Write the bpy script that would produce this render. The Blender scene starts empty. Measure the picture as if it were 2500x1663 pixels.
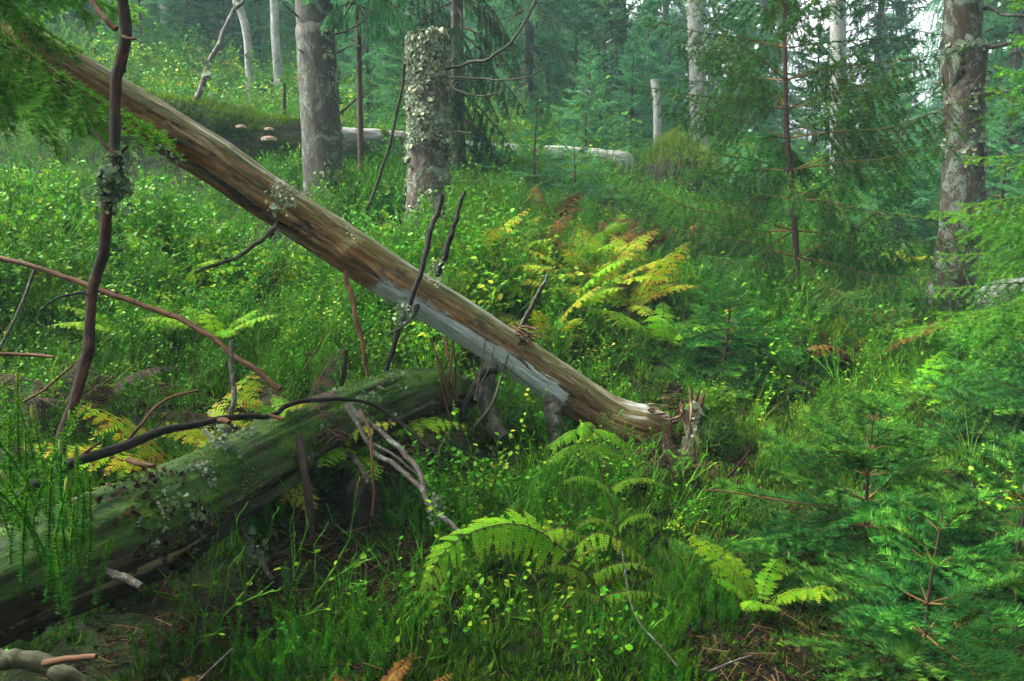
import bpy, math, random
import numpy as np
from mathutils import Vector, Matrix, Euler

rad = math.radians
SC = bpy.context.scene
COL = SC.collection

# ------------------------------------------------------------------ camera
PITCH = rad(11.6); CAMZ = 1.10; FPX = 28.0 / 36.0 * 2500.0
cam_d = bpy.data.cameras.new('camera'); cam_d.lens = 28.0; cam_d.sensor_width = 36.0
cam_d.clip_start = 0.02; cam_d.clip_end = 400.0
cam = bpy.data.objects.new('camera', cam_d); COL.objects.link(cam)
cam.location = (0, 0, CAMZ); cam.rotation_euler = (math.pi / 2 - PITCH, 0, 0)
SC.camera = cam
# ------------------------------------------------------------------ sky, sun, exposure
SUN_EL, SUN_AZ = rad(50), rad(-72)           # azimuth measured from +Y towards +X
world = bpy.data.worlds.new('World'); SC.world = world; world.use_nodes = True
wn = world.node_tree; wn.nodes.clear()
sky = wn.nodes.new('ShaderNodeTexSky'); sky.sky_type = 'NISHITA'; sky.sun_disc = False
sky.sun_elevation = SUN_EL; sky.sun_rotation = SUN_AZ
sky.air_density = 1.0; sky.dust_density = 6.0; sky.ozone_density = 1.0
hsv = wn.nodes.new('ShaderNodeHueSaturation'); hsv.inputs['Saturation'].default_value = 0.12
bg = wn.nodes.new('ShaderNodeBackground'); bg.inputs['Strength'].default_value = 0.09
wo = wn.nodes.new('ShaderNodeOutputWorld')
wn.links.new(sky.outputs[0], hsv.inputs['Color']); wn.links.new(hsv.outputs[0], bg.inputs[0]); wn.links.new(bg.outputs[0], wo.inputs[0])
sun_d = bpy.data.lights.new('sun', 'SUN'); sun_d.energy = 1.5; sun_d.angle = rad(25); sun_d.color = (1.0, 0.97, 0.90)
sun = bpy.data.objects.new('sun', sun_d); COL.objects.link(sun)
sdir = Vector((math.sin(SUN_AZ) * math.cos(SUN_EL), math.cos(SUN_AZ) * math.cos(SUN_EL), math.sin(SUN_EL)))
sun.rotation_euler = sdir.to_track_quat('Z', 'Y').to_euler()
vs = SC.view_settings
SC.display_settings.display_device = 'sRGB'
vs.view_transform = 'Standard'; vs.look = 'None'; vs.gamma = 1.0; vs.use_curve_mapping = False; vs.exposure = 3.15
cy = SC.cycles
cy.max_bounces = 4; cy.diffuse_bounces = 3; cy.glossy_bounces = 1; cy.transmission_bounces = 2
cy.transparent_max_bounces = 4; cy.volume_bounces = 0; cy.use_denoising = True; cy.denoising_prefilter = 'NONE'; cy.caustics_reflective = False; cy.caustics_refractive = False
cy.use_adaptive_sampling = True; cy.adaptive_threshold = 0.014

# ------------------------------------------------------------------ maths
CP, SP = math.cos(PITCH), math.sin(PITCH)
def P(px, py, d):
    """photo pixel + distance along the lens axis -> point in the place"""
    a = (px - 1250.0) / FPX * d; b = (831.5 - py) / FPX * d
    return np.array([a, CP * d + SP * b, CAMZ - SP * d + CP * b])
def PW(w, d): return w / FPX * d            # pixels -> metres
def vnoise(p, seed=0):
    p = np.asarray(p, float); i = np.floor(p).astype(np.int64); f = p - i; u = f * f * (3 - 2 * f)
    def h(a, b, c):
        n = a * 374761393 + b * 668265263 + c * 1440662683 + seed * 362437
        n = (n ^ (n >> 13)) * 1274126177; n = n ^ (n >> 16)
        return (n & 0xffff) / 65535.0
    x, y, z = i[..., 0], i[..., 1], i[..., 2]; ux, uy, uz = u[..., 0], u[..., 1], u[..., 2]
    def L(a, b, t): return a + (b - a) * t
    r = L(L(L(h(x, y, z), h(x + 1, y, z), ux), L(h(x, y + 1, z), h(x + 1, y + 1, z), ux), uy),
          L(L(h(x, y, z + 1), h(x + 1, y, z + 1), ux), L(h(x, y + 1, z + 1), h(x + 1, y + 1, z + 1), ux), uy), uz)
    return r - 0.5
def fbm(p, o=4, seed=0):
    p = np.asarray(p, float); r = 0; a = 1.0
    for k in range(o):
        r = r + a * vnoise(p * 2.03 ** k + 7.3 * k, seed + k); a *= 0.5
    return r
def unit(v):
    v = np.asarray(v, float); return v / np.maximum(np.linalg.norm(v, axis=-1, keepdims=True), 1e-9)
def spline(pts, n):
    """Catmull-Rom through pts (k, m) -> n samples evenly in length"""
    p = np.asarray(pts, float)
    if len(p) == 2:
        t = np.linspace(0, 1, n)[:, None]; return p[0] * (1 - t) + p[1] * t
    q = np.vstack([2 * p[0] - p[1], p, 2 * p[-1] - p[-2]]); out = []
    for k in range(len(p) - 1):
        a, b, c, d = q[k:k + 4]; t = np.linspace(0, 1, 24, endpoint=False)[:, None]
        out.append(0.5 * (2 * b + (c - a) * t + (2 * a - 5 * b + 4 * c - d) * t ** 2 + (3 * b - a - 3 * c + d) * t ** 3))
    out = np.vstack(out + [p[-1:]])
    s = np.r_[0, np.cumsum(np.linalg.norm(np.diff(out[:, :3], axis=0), axis=1))]
    tt = np.linspace(0, s[-1], n)
    return np.stack([np.interp(tt, s, out[:, j]) for j in range(out.shape[1])], 1)

# ------------------------------------------------------------------ mesh collecting
class MB:
    """verts, faces (tri or quad), material index, per-face random value, straightened coordinate tc, free point masks"""
    def __init__(s): s.V = []; s.F = []; s.n = 0
    def add(s, V, F, mat=0, rnd=0.5, tc=None, mask=None):
        V = np.asarray(V, float).reshape(-1, 3); F = np.asarray(F, np.int64)
        if len(F) == 0: return
        rnd = np.broadcast_to(np.asarray(rnd, float), (len(F),))
        mat = np.broadcast_to(np.asarray(mat, np.int64), (len(F),)).copy()
        s.V.append((V, np.zeros_like(V) if tc is None else np.asarray(tc, float), np.zeros(len(V)) if mask is None else np.asarray(mask, float)))
        s.F.append((F + s.n, mat, rnd)); s.n += len(V)
    def extend(s, o):
        for v in o.V: s.V.append(v)
        for f, m, r in o.F: s.F.append((f + s.n, m, r))
        s.n += o.n
    def mesh(s, name, mats, origin=(0, 0, 0), smooth=False, attrs=True):
        me = bpy.data.meshes.new(name)
        V = np.vstack([v[0] for v in s.V]) - np.asarray(origin, float)
        me.vertices.add(len(V)); me.vertices.foreach_set('co', V.astype(np.float32).ravel())
        loops = np.concatenate([f[0].ravel() for f in s.F]); tot = np.concatenate([np.full(len(f[0]), f[0].shape[1]) for f in s.F])
        st = np.r_[0, np.cumsum(tot)[:-1]]
        me.loops.add(len(loops)); me.loops.foreach_set('vertex_index', loops.astype(np.int32))
        me.polygons.add(len(tot)); me.polygons.foreach_set('loop_start', st.astype(np.int32)); me.polygons.foreach_set('loop_total', tot.astype(np.int32))
        me.polygons.foreach_set('material_index', np.concatenate([f[1] for f in s.F]).astype(np.int32))
        if smooth: me.polygons.foreach_set('use_smooth', np.ones(len(tot), bool))
        a = me.attributes.new('rnd', 'FLOAT', 'FACE'); a.data.foreach_set('value', np.concatenate([f[2] for f in s.F]).astype(np.float32))
        if attrs:
            a = me.attributes.new('tc', 'FLOAT_VECTOR', 'POINT'); a.data.foreach_set('vector', np.vstack([v[1] for v in s.V]).astype(np.float32).ravel())
            a = me.attributes.new('mask', 'FLOAT', 'POINT'); a.data.foreach_set('value', np.concatenate([v[2] for v in s.V]).astype(np.float32))
        for m in (mats if isinstance(mats, (list, tuple)) else [mats]): me.materials.append(m)
        me.update(calc_edges=True); me.validate()
        return me
def thing(name, label, cat, loc, group=None, rz=0.0):
    o = bpy.data.objects.new(name, None); COL.objects.link(o); o.empty_display_size = 0.1
    o.location = Vector(loc); o.rotation_euler = (0, 0, rz); o['label'] = label; o['category'] = cat
    if group: o['group'] = group
    return o
def obj(name, mb, mats, parent=None, smooth=False, kind=None, label=None, base=None):
    """mb may be an MB in world coordinates (moved to the parent's base) or ready mesh data"""
    if isinstance(mb, MB):
        org = base if base is not None else (np.array(parent.location) if parent is not None and parent.parent is None else (np.array(parent.parent.location) if parent is not None else (0, 0, 0)))
        me = mb.mesh(name, mats, org, smooth)
    else: me = mb
    o = bpy.data.objects.new(name, me); COL.objects.link(o)
    if parent is not None: o.parent = parent
    if kind: o['kind'] = kind
    if label: o['label'] = label
    return o
def single(name, mb, mats, label, cat, base, group=None, smooth=True):
    o = obj(name, mb, mats, smooth=smooth, base=np.asarray(base, float)); o.location = Vector(base)
    o['label'] = label; o['category'] = cat
    if group: o['group'] = group
    return o
def frames(p):
    t = unit(np.gradient(p, axis=0)); n = np.zeros_like(t)
    a = np.array([0, 0, 1.0]) if abs(t[0][2]) < 0.9 else np.array([1.0, 0, 0])
    n[0] = unit(np.cross(np.cross(t[0], a), t[0]))
    for k in range(1, len(p)):
        v = n[k - 1] - t[k] * np.dot(n[k - 1], t[k]); n[k] = unit(v)
    return t, n, np.cross(t, n)
def tube(mb, pts, radii, n=8, mat=0, rnd=0.5, relief=None, cap=True, mask=None, squash=1.0):
    p = np.asarray(pts, float); r = np.broadcast_to(np.asarray(radii, float), (len(p),)); m = len(p)
    t, a, b = frames(p); s = np.r_[0, np.cumsum(np.linalg.norm(np.diff(p, axis=0), axis=1))]
    th = np.linspace(0, 2 * math.pi, n, endpoint=False); c, d = np.cos(th), np.sin(th)
    tc = np.stack([r[:, None] * c, r[:, None] * d, np.repeat(s[:, None], n, 1)], -1)
    rr = np.repeat(r[:, None], n, 1)
    if relief is not None: rr = rr * (1 + relief(tc.reshape(-1, 3), np.repeat(s, n), np.tile(th, m)).reshape(m, n))
    V = p[:, None] + a[:, None] * (rr * c * squash)[..., None] + b[:, None] * (rr * d)[..., None]
    i = np.arange(m - 1)[:, None] * n; j = np.arange(n)[None]; j2 = (j + 1) % n
    Q = np.stack([i + j, i + j2, i + n + j2, i + n + j], -1).reshape(-1, 4)
    mk = None
    if mask is not None: mk = mask(tc.reshape(-1, 3), np.repeat(s, n), np.tile(th, m), V.reshape(-1, 3))
    mb.add(V.reshape(-1, 3), Q, mat, rnd, tc.reshape(-1, 3), mk)
    if cap:
        for k in (0, m - 1):
            ring = V[k]; c0 = ring.mean(0); VV = np.vstack([ring, c0[None]]); jj = np.arange(n)
            F = np.stack([jj, (jj + 1) % n, np.full(n, n)], 1)
            if k == 0: F = F[:, ::-1]
            mb.add(VV, F, mat, rnd, np.vstack([tc[k], tc[k].mean(0)[None]]), None if mk is None else np.full(n + 1, mk.reshape(m, n)[k].mean()))
    nrm = unit(a[:, None] * c[None, :, None] + b[:, None] * d[None, :, None])
    return V, nrm
def twigs(mb, p0, p1, r0, r1, mat=0, rnd=0.5, n=3):
    """many straight tapered twig pieces at once"""
    p0, p1 = np.asarray(p0, float), np.asarray(p1, float)
    if len(p0) == 0: return
    d = unit(p1 - p0); ref = np.where(np.abs(d[:, 2:3]) < 0.9, np.array([[0, 0, 1.0]]), np.array([[1.0, 0, 0]]))
    a = unit(np.cross(d, ref)); b = np.cross(d, a); th = np.arange(n) * 2 * math.pi / n
    o = a[:, None] * np.cos(th)[None, :, None] + b[:, None] * np.sin(th)[None, :, None]
    r0 = np.broadcast_to(r0, (len(p0),)); r1 = np.broadcast_to(r1, (len(p0),))
    V = np.concatenate([p0[:, None] + o * r0[:, None, None], p1[:, None] + o * r1[:, None, None]], 1)
    base = np.arange(len(p0))[:, None, None] * 2 * n; j = np.arange(n)
    Q = np.stack([j, (j + 1) % n, n + (j + 1) % n, n + j], 1)[None] + base
    rn = np.broadcast_to(np.asarray(rnd, float), (len(p0),))
    mb.add(V.reshape(-1, 3), Q.reshape(-1, 4), mat, np.repeat(rn, n))

# ------------------------------------------------------------------ materials
class NT:
    def __init__(s, name):
        s.m = bpy.data.materials.new(name); s.m.use_nodes = True; s.t = s.m.node_tree; s.t.nodes.clear()
        s.out = s.t.nodes.new('ShaderNodeOutputMaterial')
    def N(s, typ, **kw):
        n = s.t.nodes.new(typ)
        for k, v in kw.items(): setattr(n, k, v)
        return n
    def put(s, sock, v):
        if isinstance(v, bpy.types.NodeSocket): s.t.links.new(v, sock)
        elif v is not None:
            if sock.type == 'RGBA' and len(v) == 3: v = (*v, 1)
            sock.default_value = v
    def attr(s, name, out='Fac'):
        n = s.N('ShaderNodeAttribute', attribute_name=name); return n.outputs[out]
    def tc(s, scale=(1, 1, 1), src='tc'):
        v = s.attr('tc', 'Vector') if src == 'tc' else s.N('ShaderNodeTexCoord').outputs['Object']
        if src == 'pos': v = s.N('ShaderNodeNewGeometry').outputs['Position']
        m = s.N('ShaderNodeMapping'); s.put(m.inputs['Vector'], v); m.inputs['Scale'].default_value = scale; return m.outputs[0]
    def noise(s, vec, scale=5, detail=4, rough=0.6, dist=0.0):
        n = s.N('ShaderNodeTexNoise'); s.put(n.inputs['Vector'], vec)
        n.inputs['Scale'].default_value = scale; n.inputs['Detail'].default_value = detail; n.inputs['Roughness'].default_value = rough; n.inputs['Distortion'].default_value = dist
        return n.outputs['Fac']
    def ramp(s, fac, stops):
        n = s.N('ShaderNodeValToRGB'); e = n.color_ramp.elements
        while len(e) < len(stops): e.new(0.5)
        for k, (p, c) in enumerate(stops):
            e[k].position = p; e[k].color = (*c, 1) if not np.isscalar(c) else (c, c, c, 1)
        s.put(n.inputs[0], fac); return n.outputs[0]
    def mix(s, fac, a, b, mode='MIX'):
        n = s.N('ShaderNodeMix', data_type='RGBA', blend_type=mode); s.put(n.inputs[0], fac); s.put(n.inputs[6], a); s.put(n.inputs[7], b); return n.outputs[2]
    def math(s, op, a, b=None, c=None, clamp=False):
        n = s.N('ShaderNodeMath', operation=op, use_clamp=clamp); s.put(n.inputs[0], a)
        if b is not None: s.put(n.inputs[1], b)
        if c is not None: s.put(n.inputs[2], c)
        return n.outputs[0]
    def bump(s, h, strength=0.5, dist=0.01):
        n = s.N('ShaderNodeBump'); n.inputs['Strength'].default_value = strength; n.inputs['Distance'].default_value = dist; s.put(n.inputs['Height'], h); return n.outputs[0]
    def nz(s):
        n = s.N('ShaderNodeSeparateXYZ'); s.put(n.inputs[0], s.N('ShaderNodeNewGeometry').outputs['Normal']); return n.outputs['Z']
    def finish(s, col, rough=0.8, normal=None, spec=0.3, trans=0.0, tcol=None):
        b = s.N('ShaderNodeBsdfPrincipled'); s.put(b.inputs['Base Color'], col); s.put(b.inputs['Roughness'], rough)
        b.inputs['Specular IOR Level'].default_value = spec
        if normal is not None: s.put(b.inputs['Normal'], normal)
        o = b.outputs[0]
        if trans > 0:
            t = s.N('ShaderNodeBsdfTranslucent'); s.put(t.inputs['Color'], tcol if tcol is not None else col)
            mx = s.N('ShaderNodeMixShader'); mx.inputs[0].default_value = trans; s.t.links.new(o, mx.inputs[1]); s.t.links.new(t.outputs[0], mx.inputs[2]); o = mx.outputs[0]
        s.t.links.new(o, s.out.inputs['Surface']); return s.m
def leaf_mat(name, stops, trans=0.35, rough=0.6, spec=0.05, vary=0.15):
    n = NT(name); c = n.ramp(n.attr('rnd'), stops)
    oi = n.N('ShaderNodeObjectInfo').outputs['Random']
    h = n.N('ShaderNodeHueSaturation'); n.put(h.inputs['Color'], c); n.put(h.inputs['Value'], n.math('MULTIPLY_ADD', oi, 2 * vary, 1 - vary)); n.put(h.inputs['Hue'], n.math('MULTIPLY_ADD', oi, 0.03, 0.485))
    return n.finish(h.outputs[0], rough, spec=spec, trans=trans)
def bark_mat(name, cols, lich=(0.30, 0.36, 0.31), amount=0.5, scale=1.0, bump=0.6, stretch=0.35):
    n = NT(name); v = n.tc((1, 1, stretch))
    a = n.noise(v, 38 * scale, 6, 0.7, 0.6); b = n.noise(v, 9 * scale, 4, 0.6, 0.3); f = n.noise(n.tc((1, 1, 0.6)), 130 * scale, 3, 0.7)
    c = n.ramp(n.math('ADD', n.math('MULTIPLY', a, 0.65), n.math('MULTIPLY', b, 0.35)), [(0.33, cols[0]), (0.5, cols[1]), (0.66, cols[2])])
    l = n.noise(n.tc((1, 1, 0.8)), 6 * scale, 6, 0.75, 0.8); l2 = n.math('ADD', l, n.math('MULTIPLY', n.math('SUBTRACT', f, 0.5), 0.35))
    lm = n.ramp(l2, [(0.66 - 0.25 * amount, 0.0), (0.72 - 0.25 * amount, 1.0)])
    lc = n.ramp(f, [(0.35, tuple(x * 0.6 for x in lich)), (0.6, lich)])
    h = n.math('ADD', n.math('MULTIPLY', a, 1.0), n.math('MULTIPLY', f, 0.35))
    return n.finish(n.mix(lm, c, lc), 0.85, n.bump(h, bump, 0.012), 0.2)
M = {}
M['needle'] = leaf_mat('needle_fresh', [(0.0, (0.006, 0.034, 0.009)), (0.4, (0.016, 0.082, 0.014)), (0.72, (0.048, 0.165, 0.018)), (1.0, (0.150, 0.330, 0.026))], 0.22)
M['needle_deep'] = leaf_mat('needle_deep', [(0.0, (0.010, 0.046, 0.014)), (0.5, (0.020, 0.080, 0.020)), (1.0, (0.046, 0.125, 0.024))], 0.25)
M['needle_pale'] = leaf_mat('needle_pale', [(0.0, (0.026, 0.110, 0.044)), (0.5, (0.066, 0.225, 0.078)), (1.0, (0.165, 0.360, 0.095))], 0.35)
M['needle_bright'] = leaf_mat('needle_bright', [(0.0, (0.030, 0.130, 0.012)), (0.5, (0.070, 0.220, 0.016)), (1.0, (0.150, 0.330, 0.020))], 0.35)
M['twig'] = leaf_mat('twig_bark', [(0.0, (0.028, 0.016, 0.009)), (0.6, (0.070, 0.038, 0.016)), (1.0, (0.150, 0.080, 0.020))], 0.0, 0.8, 0.2)
M['twig_new'] = leaf_mat('twig_orange', [(0.0, (0.060, 0.032, 0.012)), (0.6, (0.130, 0.070, 0.020)), (1.0, (0.210, 0.120, 0.030))], 0.0, 0.8, 0.2)
M['fern'] = leaf_mat('fern_green', [(0.0, (0.070, 0.260, 0.006)), (0.5, (0.150, 0.330, 0.006)), (0.8, (0.260, 0.270, 0.012)), (1.0, (0.110, 0.065, 0.020))], 0.40)
M['fern_gold'] = leaf_mat('fern_golden', [(0.0, (0.080, 0.240, 0.006)), (0.4, (0.190, 0.290, 0.006)), (0.7, (0.300, 0.250, 0.008)), (0.88, (0.240, 0.110, 0.010)), (1.0, (0.090, 0.036, 0.010))], 0.30)
M['fern_rust'] = leaf_mat('fern_rusty', [(0.0, (0.120, 0.110, 0.010)), (0.3, (0.130, 0.058, 0.009)), (0.7, (0.064, 0.024, 0.008)), (1.0, (0.030, 0.013, 0.007))], 0.20, 0.7)
M['fern_dead'] = leaf_mat('fern_withered', [(0.0, (0.060, 0.060, 0.015)), (0.25, (0.028, 0.020, 0.010)), (0.6, (0.013, 0.009, 0.006)), (1.0, (0.008, 0.006, 0.005))], 0.15, 0.8)
M['bil_leaf'] = leaf_mat('bilberry_leaf', [(0.0, (0.018, 0.110, 0.005)), (0.35, (0.050, 0.200, 0.007)), (0.65, (0.140, 0.280, 0.010)), (0.85, (0.290, 0.340, 0.020)), (0.95, (0.360, 0.310, 0.022)), (1.0, (0.220, 0.080, 0.010))], 0.30, 0.45)
M['bil_stem'] = leaf_mat('bilberry_stem', [(0.0, (0.020, 0.090, 0.004)), (0.6, (0.048, 0.170, 0.007)), (1.0, (0.115, 0.260, 0.016))], 0.10, 0.45)
M['bil_dry'] = leaf_mat('bilberry_dry_stem', [(0.0, (0.040, 0.026, 0.018)), (1.0, (0.120, 0.075, 0.045))], 0.0, 0.8)
M['club'] = leaf_mat('clubmoss_leaf', [(0.0, (0.010, 0.060, 0.003)), (0.5, (0.026, 0.130, 0.004)), (1.0, (0.110, 0.260, 0.008))], 0.25)
M['cone'] = leaf_mat('clubmoss_cone', [(0.0, (0.14, 0.20, 0.03)), (1.0, (0.22, 0.24, 0.05))], 0.1, 0.6)
M['moss'] = leaf_mat('moss_leaf', [(0.0, (0.008, 0.036, 0.002)), (0.5, (0.024, 0.085, 0.003)), (1.0, (0.120, 0.210, 0.006))], 0.30, 0.7, 0.15)
M['grass'] = leaf_mat('grass_blade', [(0.0, (0.030, 0.130, 0.005)), (0.6, (0.080, 0.210, 0.008)), (1.0, (0.230, 0.250, 0.020))], 0.35)
M['lichen'] = leaf_mat('lichen_lobe', [(0.0, (0.090, 0.112, 0.072)), (0.5, (0.200, 0.250, 0.155)), (0.85, (0.310, 0.350, 0.220)), (1.0, (0.110, 0.070, 0.050))], 0.15, 0.9, 0.1)
M['lichen_teal'] = leaf_mat('lichen_grey_green', [(0.0, (0.060, 0.095, 0.052)), (0.6, (0.145, 0.205, 0.118)), (1.0, (0.240, 0.300, 0.180))], 0.15, 0.9, 0.1)
M['litter'] = leaf_mat('forest_litter', [(0.0, (0.008, 0.005, 0.003)), (0.5, (0.024, 0.013, 0.007)), (0.85, (0.060, 0.032, 0.014)), (1.0, (0.140, 0.090, 0.040))], 0.0, 0.85)
M['bark_grey'] = bark_mat('spruce_bark_grey', [(0.011, 0.010, 0.007), (0.037, 0.034, 0.025), (0.084, 0.079, 0.060)], (0.115, 0.150, 0.112), 0.45)
M['bark_brown'] = bark_mat('spruce_bark_brown', [(0.013, 0.009, 0.005), (0.040, 0.028, 0.017), (0.080, 0.060, 0.039)], (0.125, 0.165, 0.125), 0.6)
M['bark_thin'] = bark_mat('spruce_bark_young', [(0.020, 0.011, 0.007), (0.048, 0.027, 0.017), (0.085, 0.052, 0.034)], (0.12, 0.15, 0.11), 0.2, 2.5)
M['bark_pale'] = bark_mat('bark_pale', [(0.055, 0.055, 0.046), (0.150, 0.150, 0.130), (0.290, 0.295, 0.260)], (0.23, 0.27, 0.23), 0.5, 1.2)
M['dead_dark'] = bark_mat('dead_wood_dark', [(0.002, 0.0016, 0.0014), (0.007, 0.005, 0.004), (0.022, 0.013, 0.008)], (0.09, 0.11, 0.08), 0.0, 2.2, 0.5)
M['dead_red'] = bark_mat('dead_wood_reddish', [(0.003, 0.002, 0.0015), (0.018, 0.008, 0.004), (0.085, 0.034, 0.012)], (0.004, 0.003, 0.003), 0.5, 2.0, 0.4, 0.2)
M['dead_tan'] = bark_mat('dead_wood_tan', [(0.020, 0.009, 0.004), (0.070, 0.031, 0.012), (0.140, 0.070, 0.028)], (0.018, 0.012, 0.009), 0.25, 3.0, 0.3, 0.15)
M['dead_grey'] = bark_mat('dead_wood_grey', [(0.016, 0.013, 0.010), (0.046, 0.038, 0.028), (0.100, 0.088, 0.066)], (0.16, 0.19, 0.15), 0.5, 3.0, 0.4, 0.3)
M['dead_olive'] = bark_mat('dead_wood_olive', [(0.013, 0.014, 0.007), (0.030, 0.032, 0.014), (0.062, 0.062, 0.030)], (0.09, 0.11, 0.07), 0.35, 3.0, 0.4, 0.3)
def wood_main():
    n = NT('weathered_log_wood'); g = n.tc((1, 1, 0.07)); g2 = n.tc((1, 1, 0.22)); mk = n.attr('mask'); nz = n.nz()
    s1 = n.noise(g, 34, 6, 0.65, 0.5); s2 = n.noise(g2, 9, 5, 0.65, 1.2); fine = n.noise(n.tc((1, 1, 0.12)), 150, 4, 0.7)
    base = n.ramp(n.math('ADD', n.math('MULTIPLY', s1, 0.6), n.math('MULTIPLY', fine, 0.4)), [(0.36, (0.018, 0.010, 0.005)), (0.47, (0.110, 0.058, 0.024)), (0.60, (0.300, 0.190, 0.092))])
    orange = n.ramp(s1, [(0.32, (0.030, 0.010, 0.003)), (0.66, (0.250, 0.085, 0.018))])
    c = n.mix(n.ramp(s2, [(0.50, 0.0), (0.58, 1.0)]), base, orange)
    s3 = n.noise(n.tc((1, 1, 0.35)), 7.5, 7, 0.75, 1.4)
    c = n.mix(n.ramp(s3, [(0.50, 0.0), (0.60, 0.95)]), c, (0.010, 0.008, 0.007))
    gm = n.math('MULTIPLY', n.ramp(n.math('ADD', nz, n.math('MULTIPLY', n.math('SUBTRACT', s2, 0.5), 1.4)), [(0.18, 0.0), (0.62, 0.8)]), 1.0)
    green = n.ramp(fine, [(0.35, (0.016, 0.026, 0.006)), (0.65, (0.062, 0.078, 0.020))])
    c = n.mix(gm, c, green)
    silver = n.math('MULTIPLY', n.ramp(nz, [(0.70, 0.0), (0.95, 0.85)]), n.ramp(n.noise(g2, 12, 5, 0.7), [(0.45, 0.0), (0.6, 1.0)]))
    c = n.mix(silver, c, (0.260, 0.265, 0.250))
    c = n.mix(n.math('MULTIPLY', n.ramp(n.noise(n.tc((1, 1, 0.10)), 44, 7, 0.8, 0.3), [(0.57, 0.0), (0.64, 1.0)]), 0.8), c, (0.270, 0.215, 0.135))
    pale = n.ramp(n.math('ADD', mk, n.math('MULTIPLY', n.math('SUBTRACT', n.noise(n.tc((1, 1, 0.16)), 34, 8, 0.8, 0.8), 0.5), 2.6)), [(0.52, 0.0), (0.64, 1.0)])
    pc = n.ramp(fine, [(0.3, (0.190, 0.205, 0.200)), (0.6, (0.400, 0.440, 0.440))])
    c = n.mix(pale, c, pc)
    h = n.math('ADD', n.math('MULTIPLY', s1, 1.0), n.math('ADD', n.math('MULTIPLY', fine, 0.5), n.math('MULTIPLY', pale, 0.25)))
    return n.finish(c, 0.8, n.bump(h, 0.9, 0.010), 0.15)
M['wood_main'] = wood_main()
def wood_mossy():
    n = NT('algae_log_wood'); g = n.tc((1, 1, 0.06)); nz = n.nz(); s1 = n.noise(g, 40, 6, 0.65, 0.4); s2 = n.noise(n.tc((1, 1, 0.35)), 8, 5, 0.65, 0.8)
    fine = n.noise(n.tc((1, 1, 0.2)), 160, 4, 0.7)
    base = n.ramp(n.math('ADD', n.math('MULTIPLY', s1, 0.7), n.math('MULTIPLY', fine, 0.3)), [(0.40, (0.006, 0.004, 0.002)), (0.5, (0.024, 0.015, 0.008)), (0.57, (0.065, 0.050, 0.032)), (0.64, (0.190, 0.185, 0.140))])
    gm = n.ramp(n.math('ADD', nz, n.math('MULTIPLY', n.math('SUBTRACT', n.math('ADD', n.math('MULTIPLY', s2, 0.6), n.math('MULTIPLY', s1, 0.4)), 0.5), 1.5)), [(-0.02, 0.0), (0.50, 0.95)])
    green = n.ramp(n.math('ADD', n.math('MULTIPLY', s2, 0.6), n.math('MULTIPLY', fine, 0.4)), [(0.40, (0.006, 0.018, 0.002)), (0.52, (0.020, 0.056, 0.003)), (0.66, (0.062, 0.112, 0.007))])
    c = n.mix(gm, base, green)
    tan = n.ramp(n.noise(n.tc((1, 1, 0.05)), 24, 5, 0.7), [(0.62, 0.0), (0.67, 1.0)])
    c = n.mix(n.math('MULTIPLY', tan, 0.8), c, (0.210, 0.170, 0.090))
    mk = n.ramp(n.math('ADD', n.attr('mask'), n.math('MULTIPLY', n.math('SUBTRACT', n.noise(n.tc((1, 1, 0.6)), 22, 5, 0.7), 0.5), 1.6)), [(0.55, 0.0), (0.65, 1.0)])
    c = n.mix(mk, c, n.ramp(n.noise(n.tc((1, 1, 0.7)), 60, 4, 0.7), [(0.38, (0.008, 0.005, 0.003)), (0.62, (0.048, 0.030, 0.018))]))
    return n.finish(c, 0.8, n.bump(n.math('ADD', s1, n.math('MULTIPLY', fine, 0.6)), 0.6, 0.009), 0.15)
M['wood_mossy'] = wood_mossy()
def wood_back():
    n = NT('bleached_log_wood'); s1 = n.noise(n.tc((1, 1, 0.08)), 22, 6, 0.65, 0.4); nz = n.nz(); mk = n.attr('mask')
    base = n.ramp(s1, [(0.3, (0.060, 0.056, 0.048)), (0.5, (0.170, 0.170, 0.152)), (0.7, (0.330, 0.330, 0.300))])
    dark = n.ramp(s1, [(0.3, (0.020, 0.017, 0.010)), (0.6, (0.060, 0.060, 0.024)), (0.75, (0.120, 0.130, 0.050))])
    f = n.ramp(n.math('ADD', mk, n.math('MULTIPLY', n.math('SUBTRACT', n.noise(n.tc((1, 1, 0.5)), 7, 5, 0.7), 0.5), 1.2)), [(0.45, 0.0), (0.58, 1.0)])
    return n.finish(n.mix(f, base, dark), 0.8, n.bump(s1, 0.6, 0.02), 0.2)
M['wood_back'] = wood_back()
def splinter_mat():
    n = NT('raw_splintered_wood'); s1 = n.noise(n.tc((1, 1, 1), 'obj'), 60, 4, 0.7)
    c = n.ramp(n.math('ADD', n.math('MULTIPLY', n.attr('rnd'), 0.7), n.math('MULTIPLY', s1, 0.3)), [(0.1, (0.016, 0.009, 0.005)), (0.5, (0.085, 0.042, 0.018)), (0.85, (0.230, 0.150, 0.080))])
    return n.finish(c, 0.8, n.bump(s1, 0.4, 0.004), 0.2)
M['splinter'] = splinter_mat()
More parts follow.
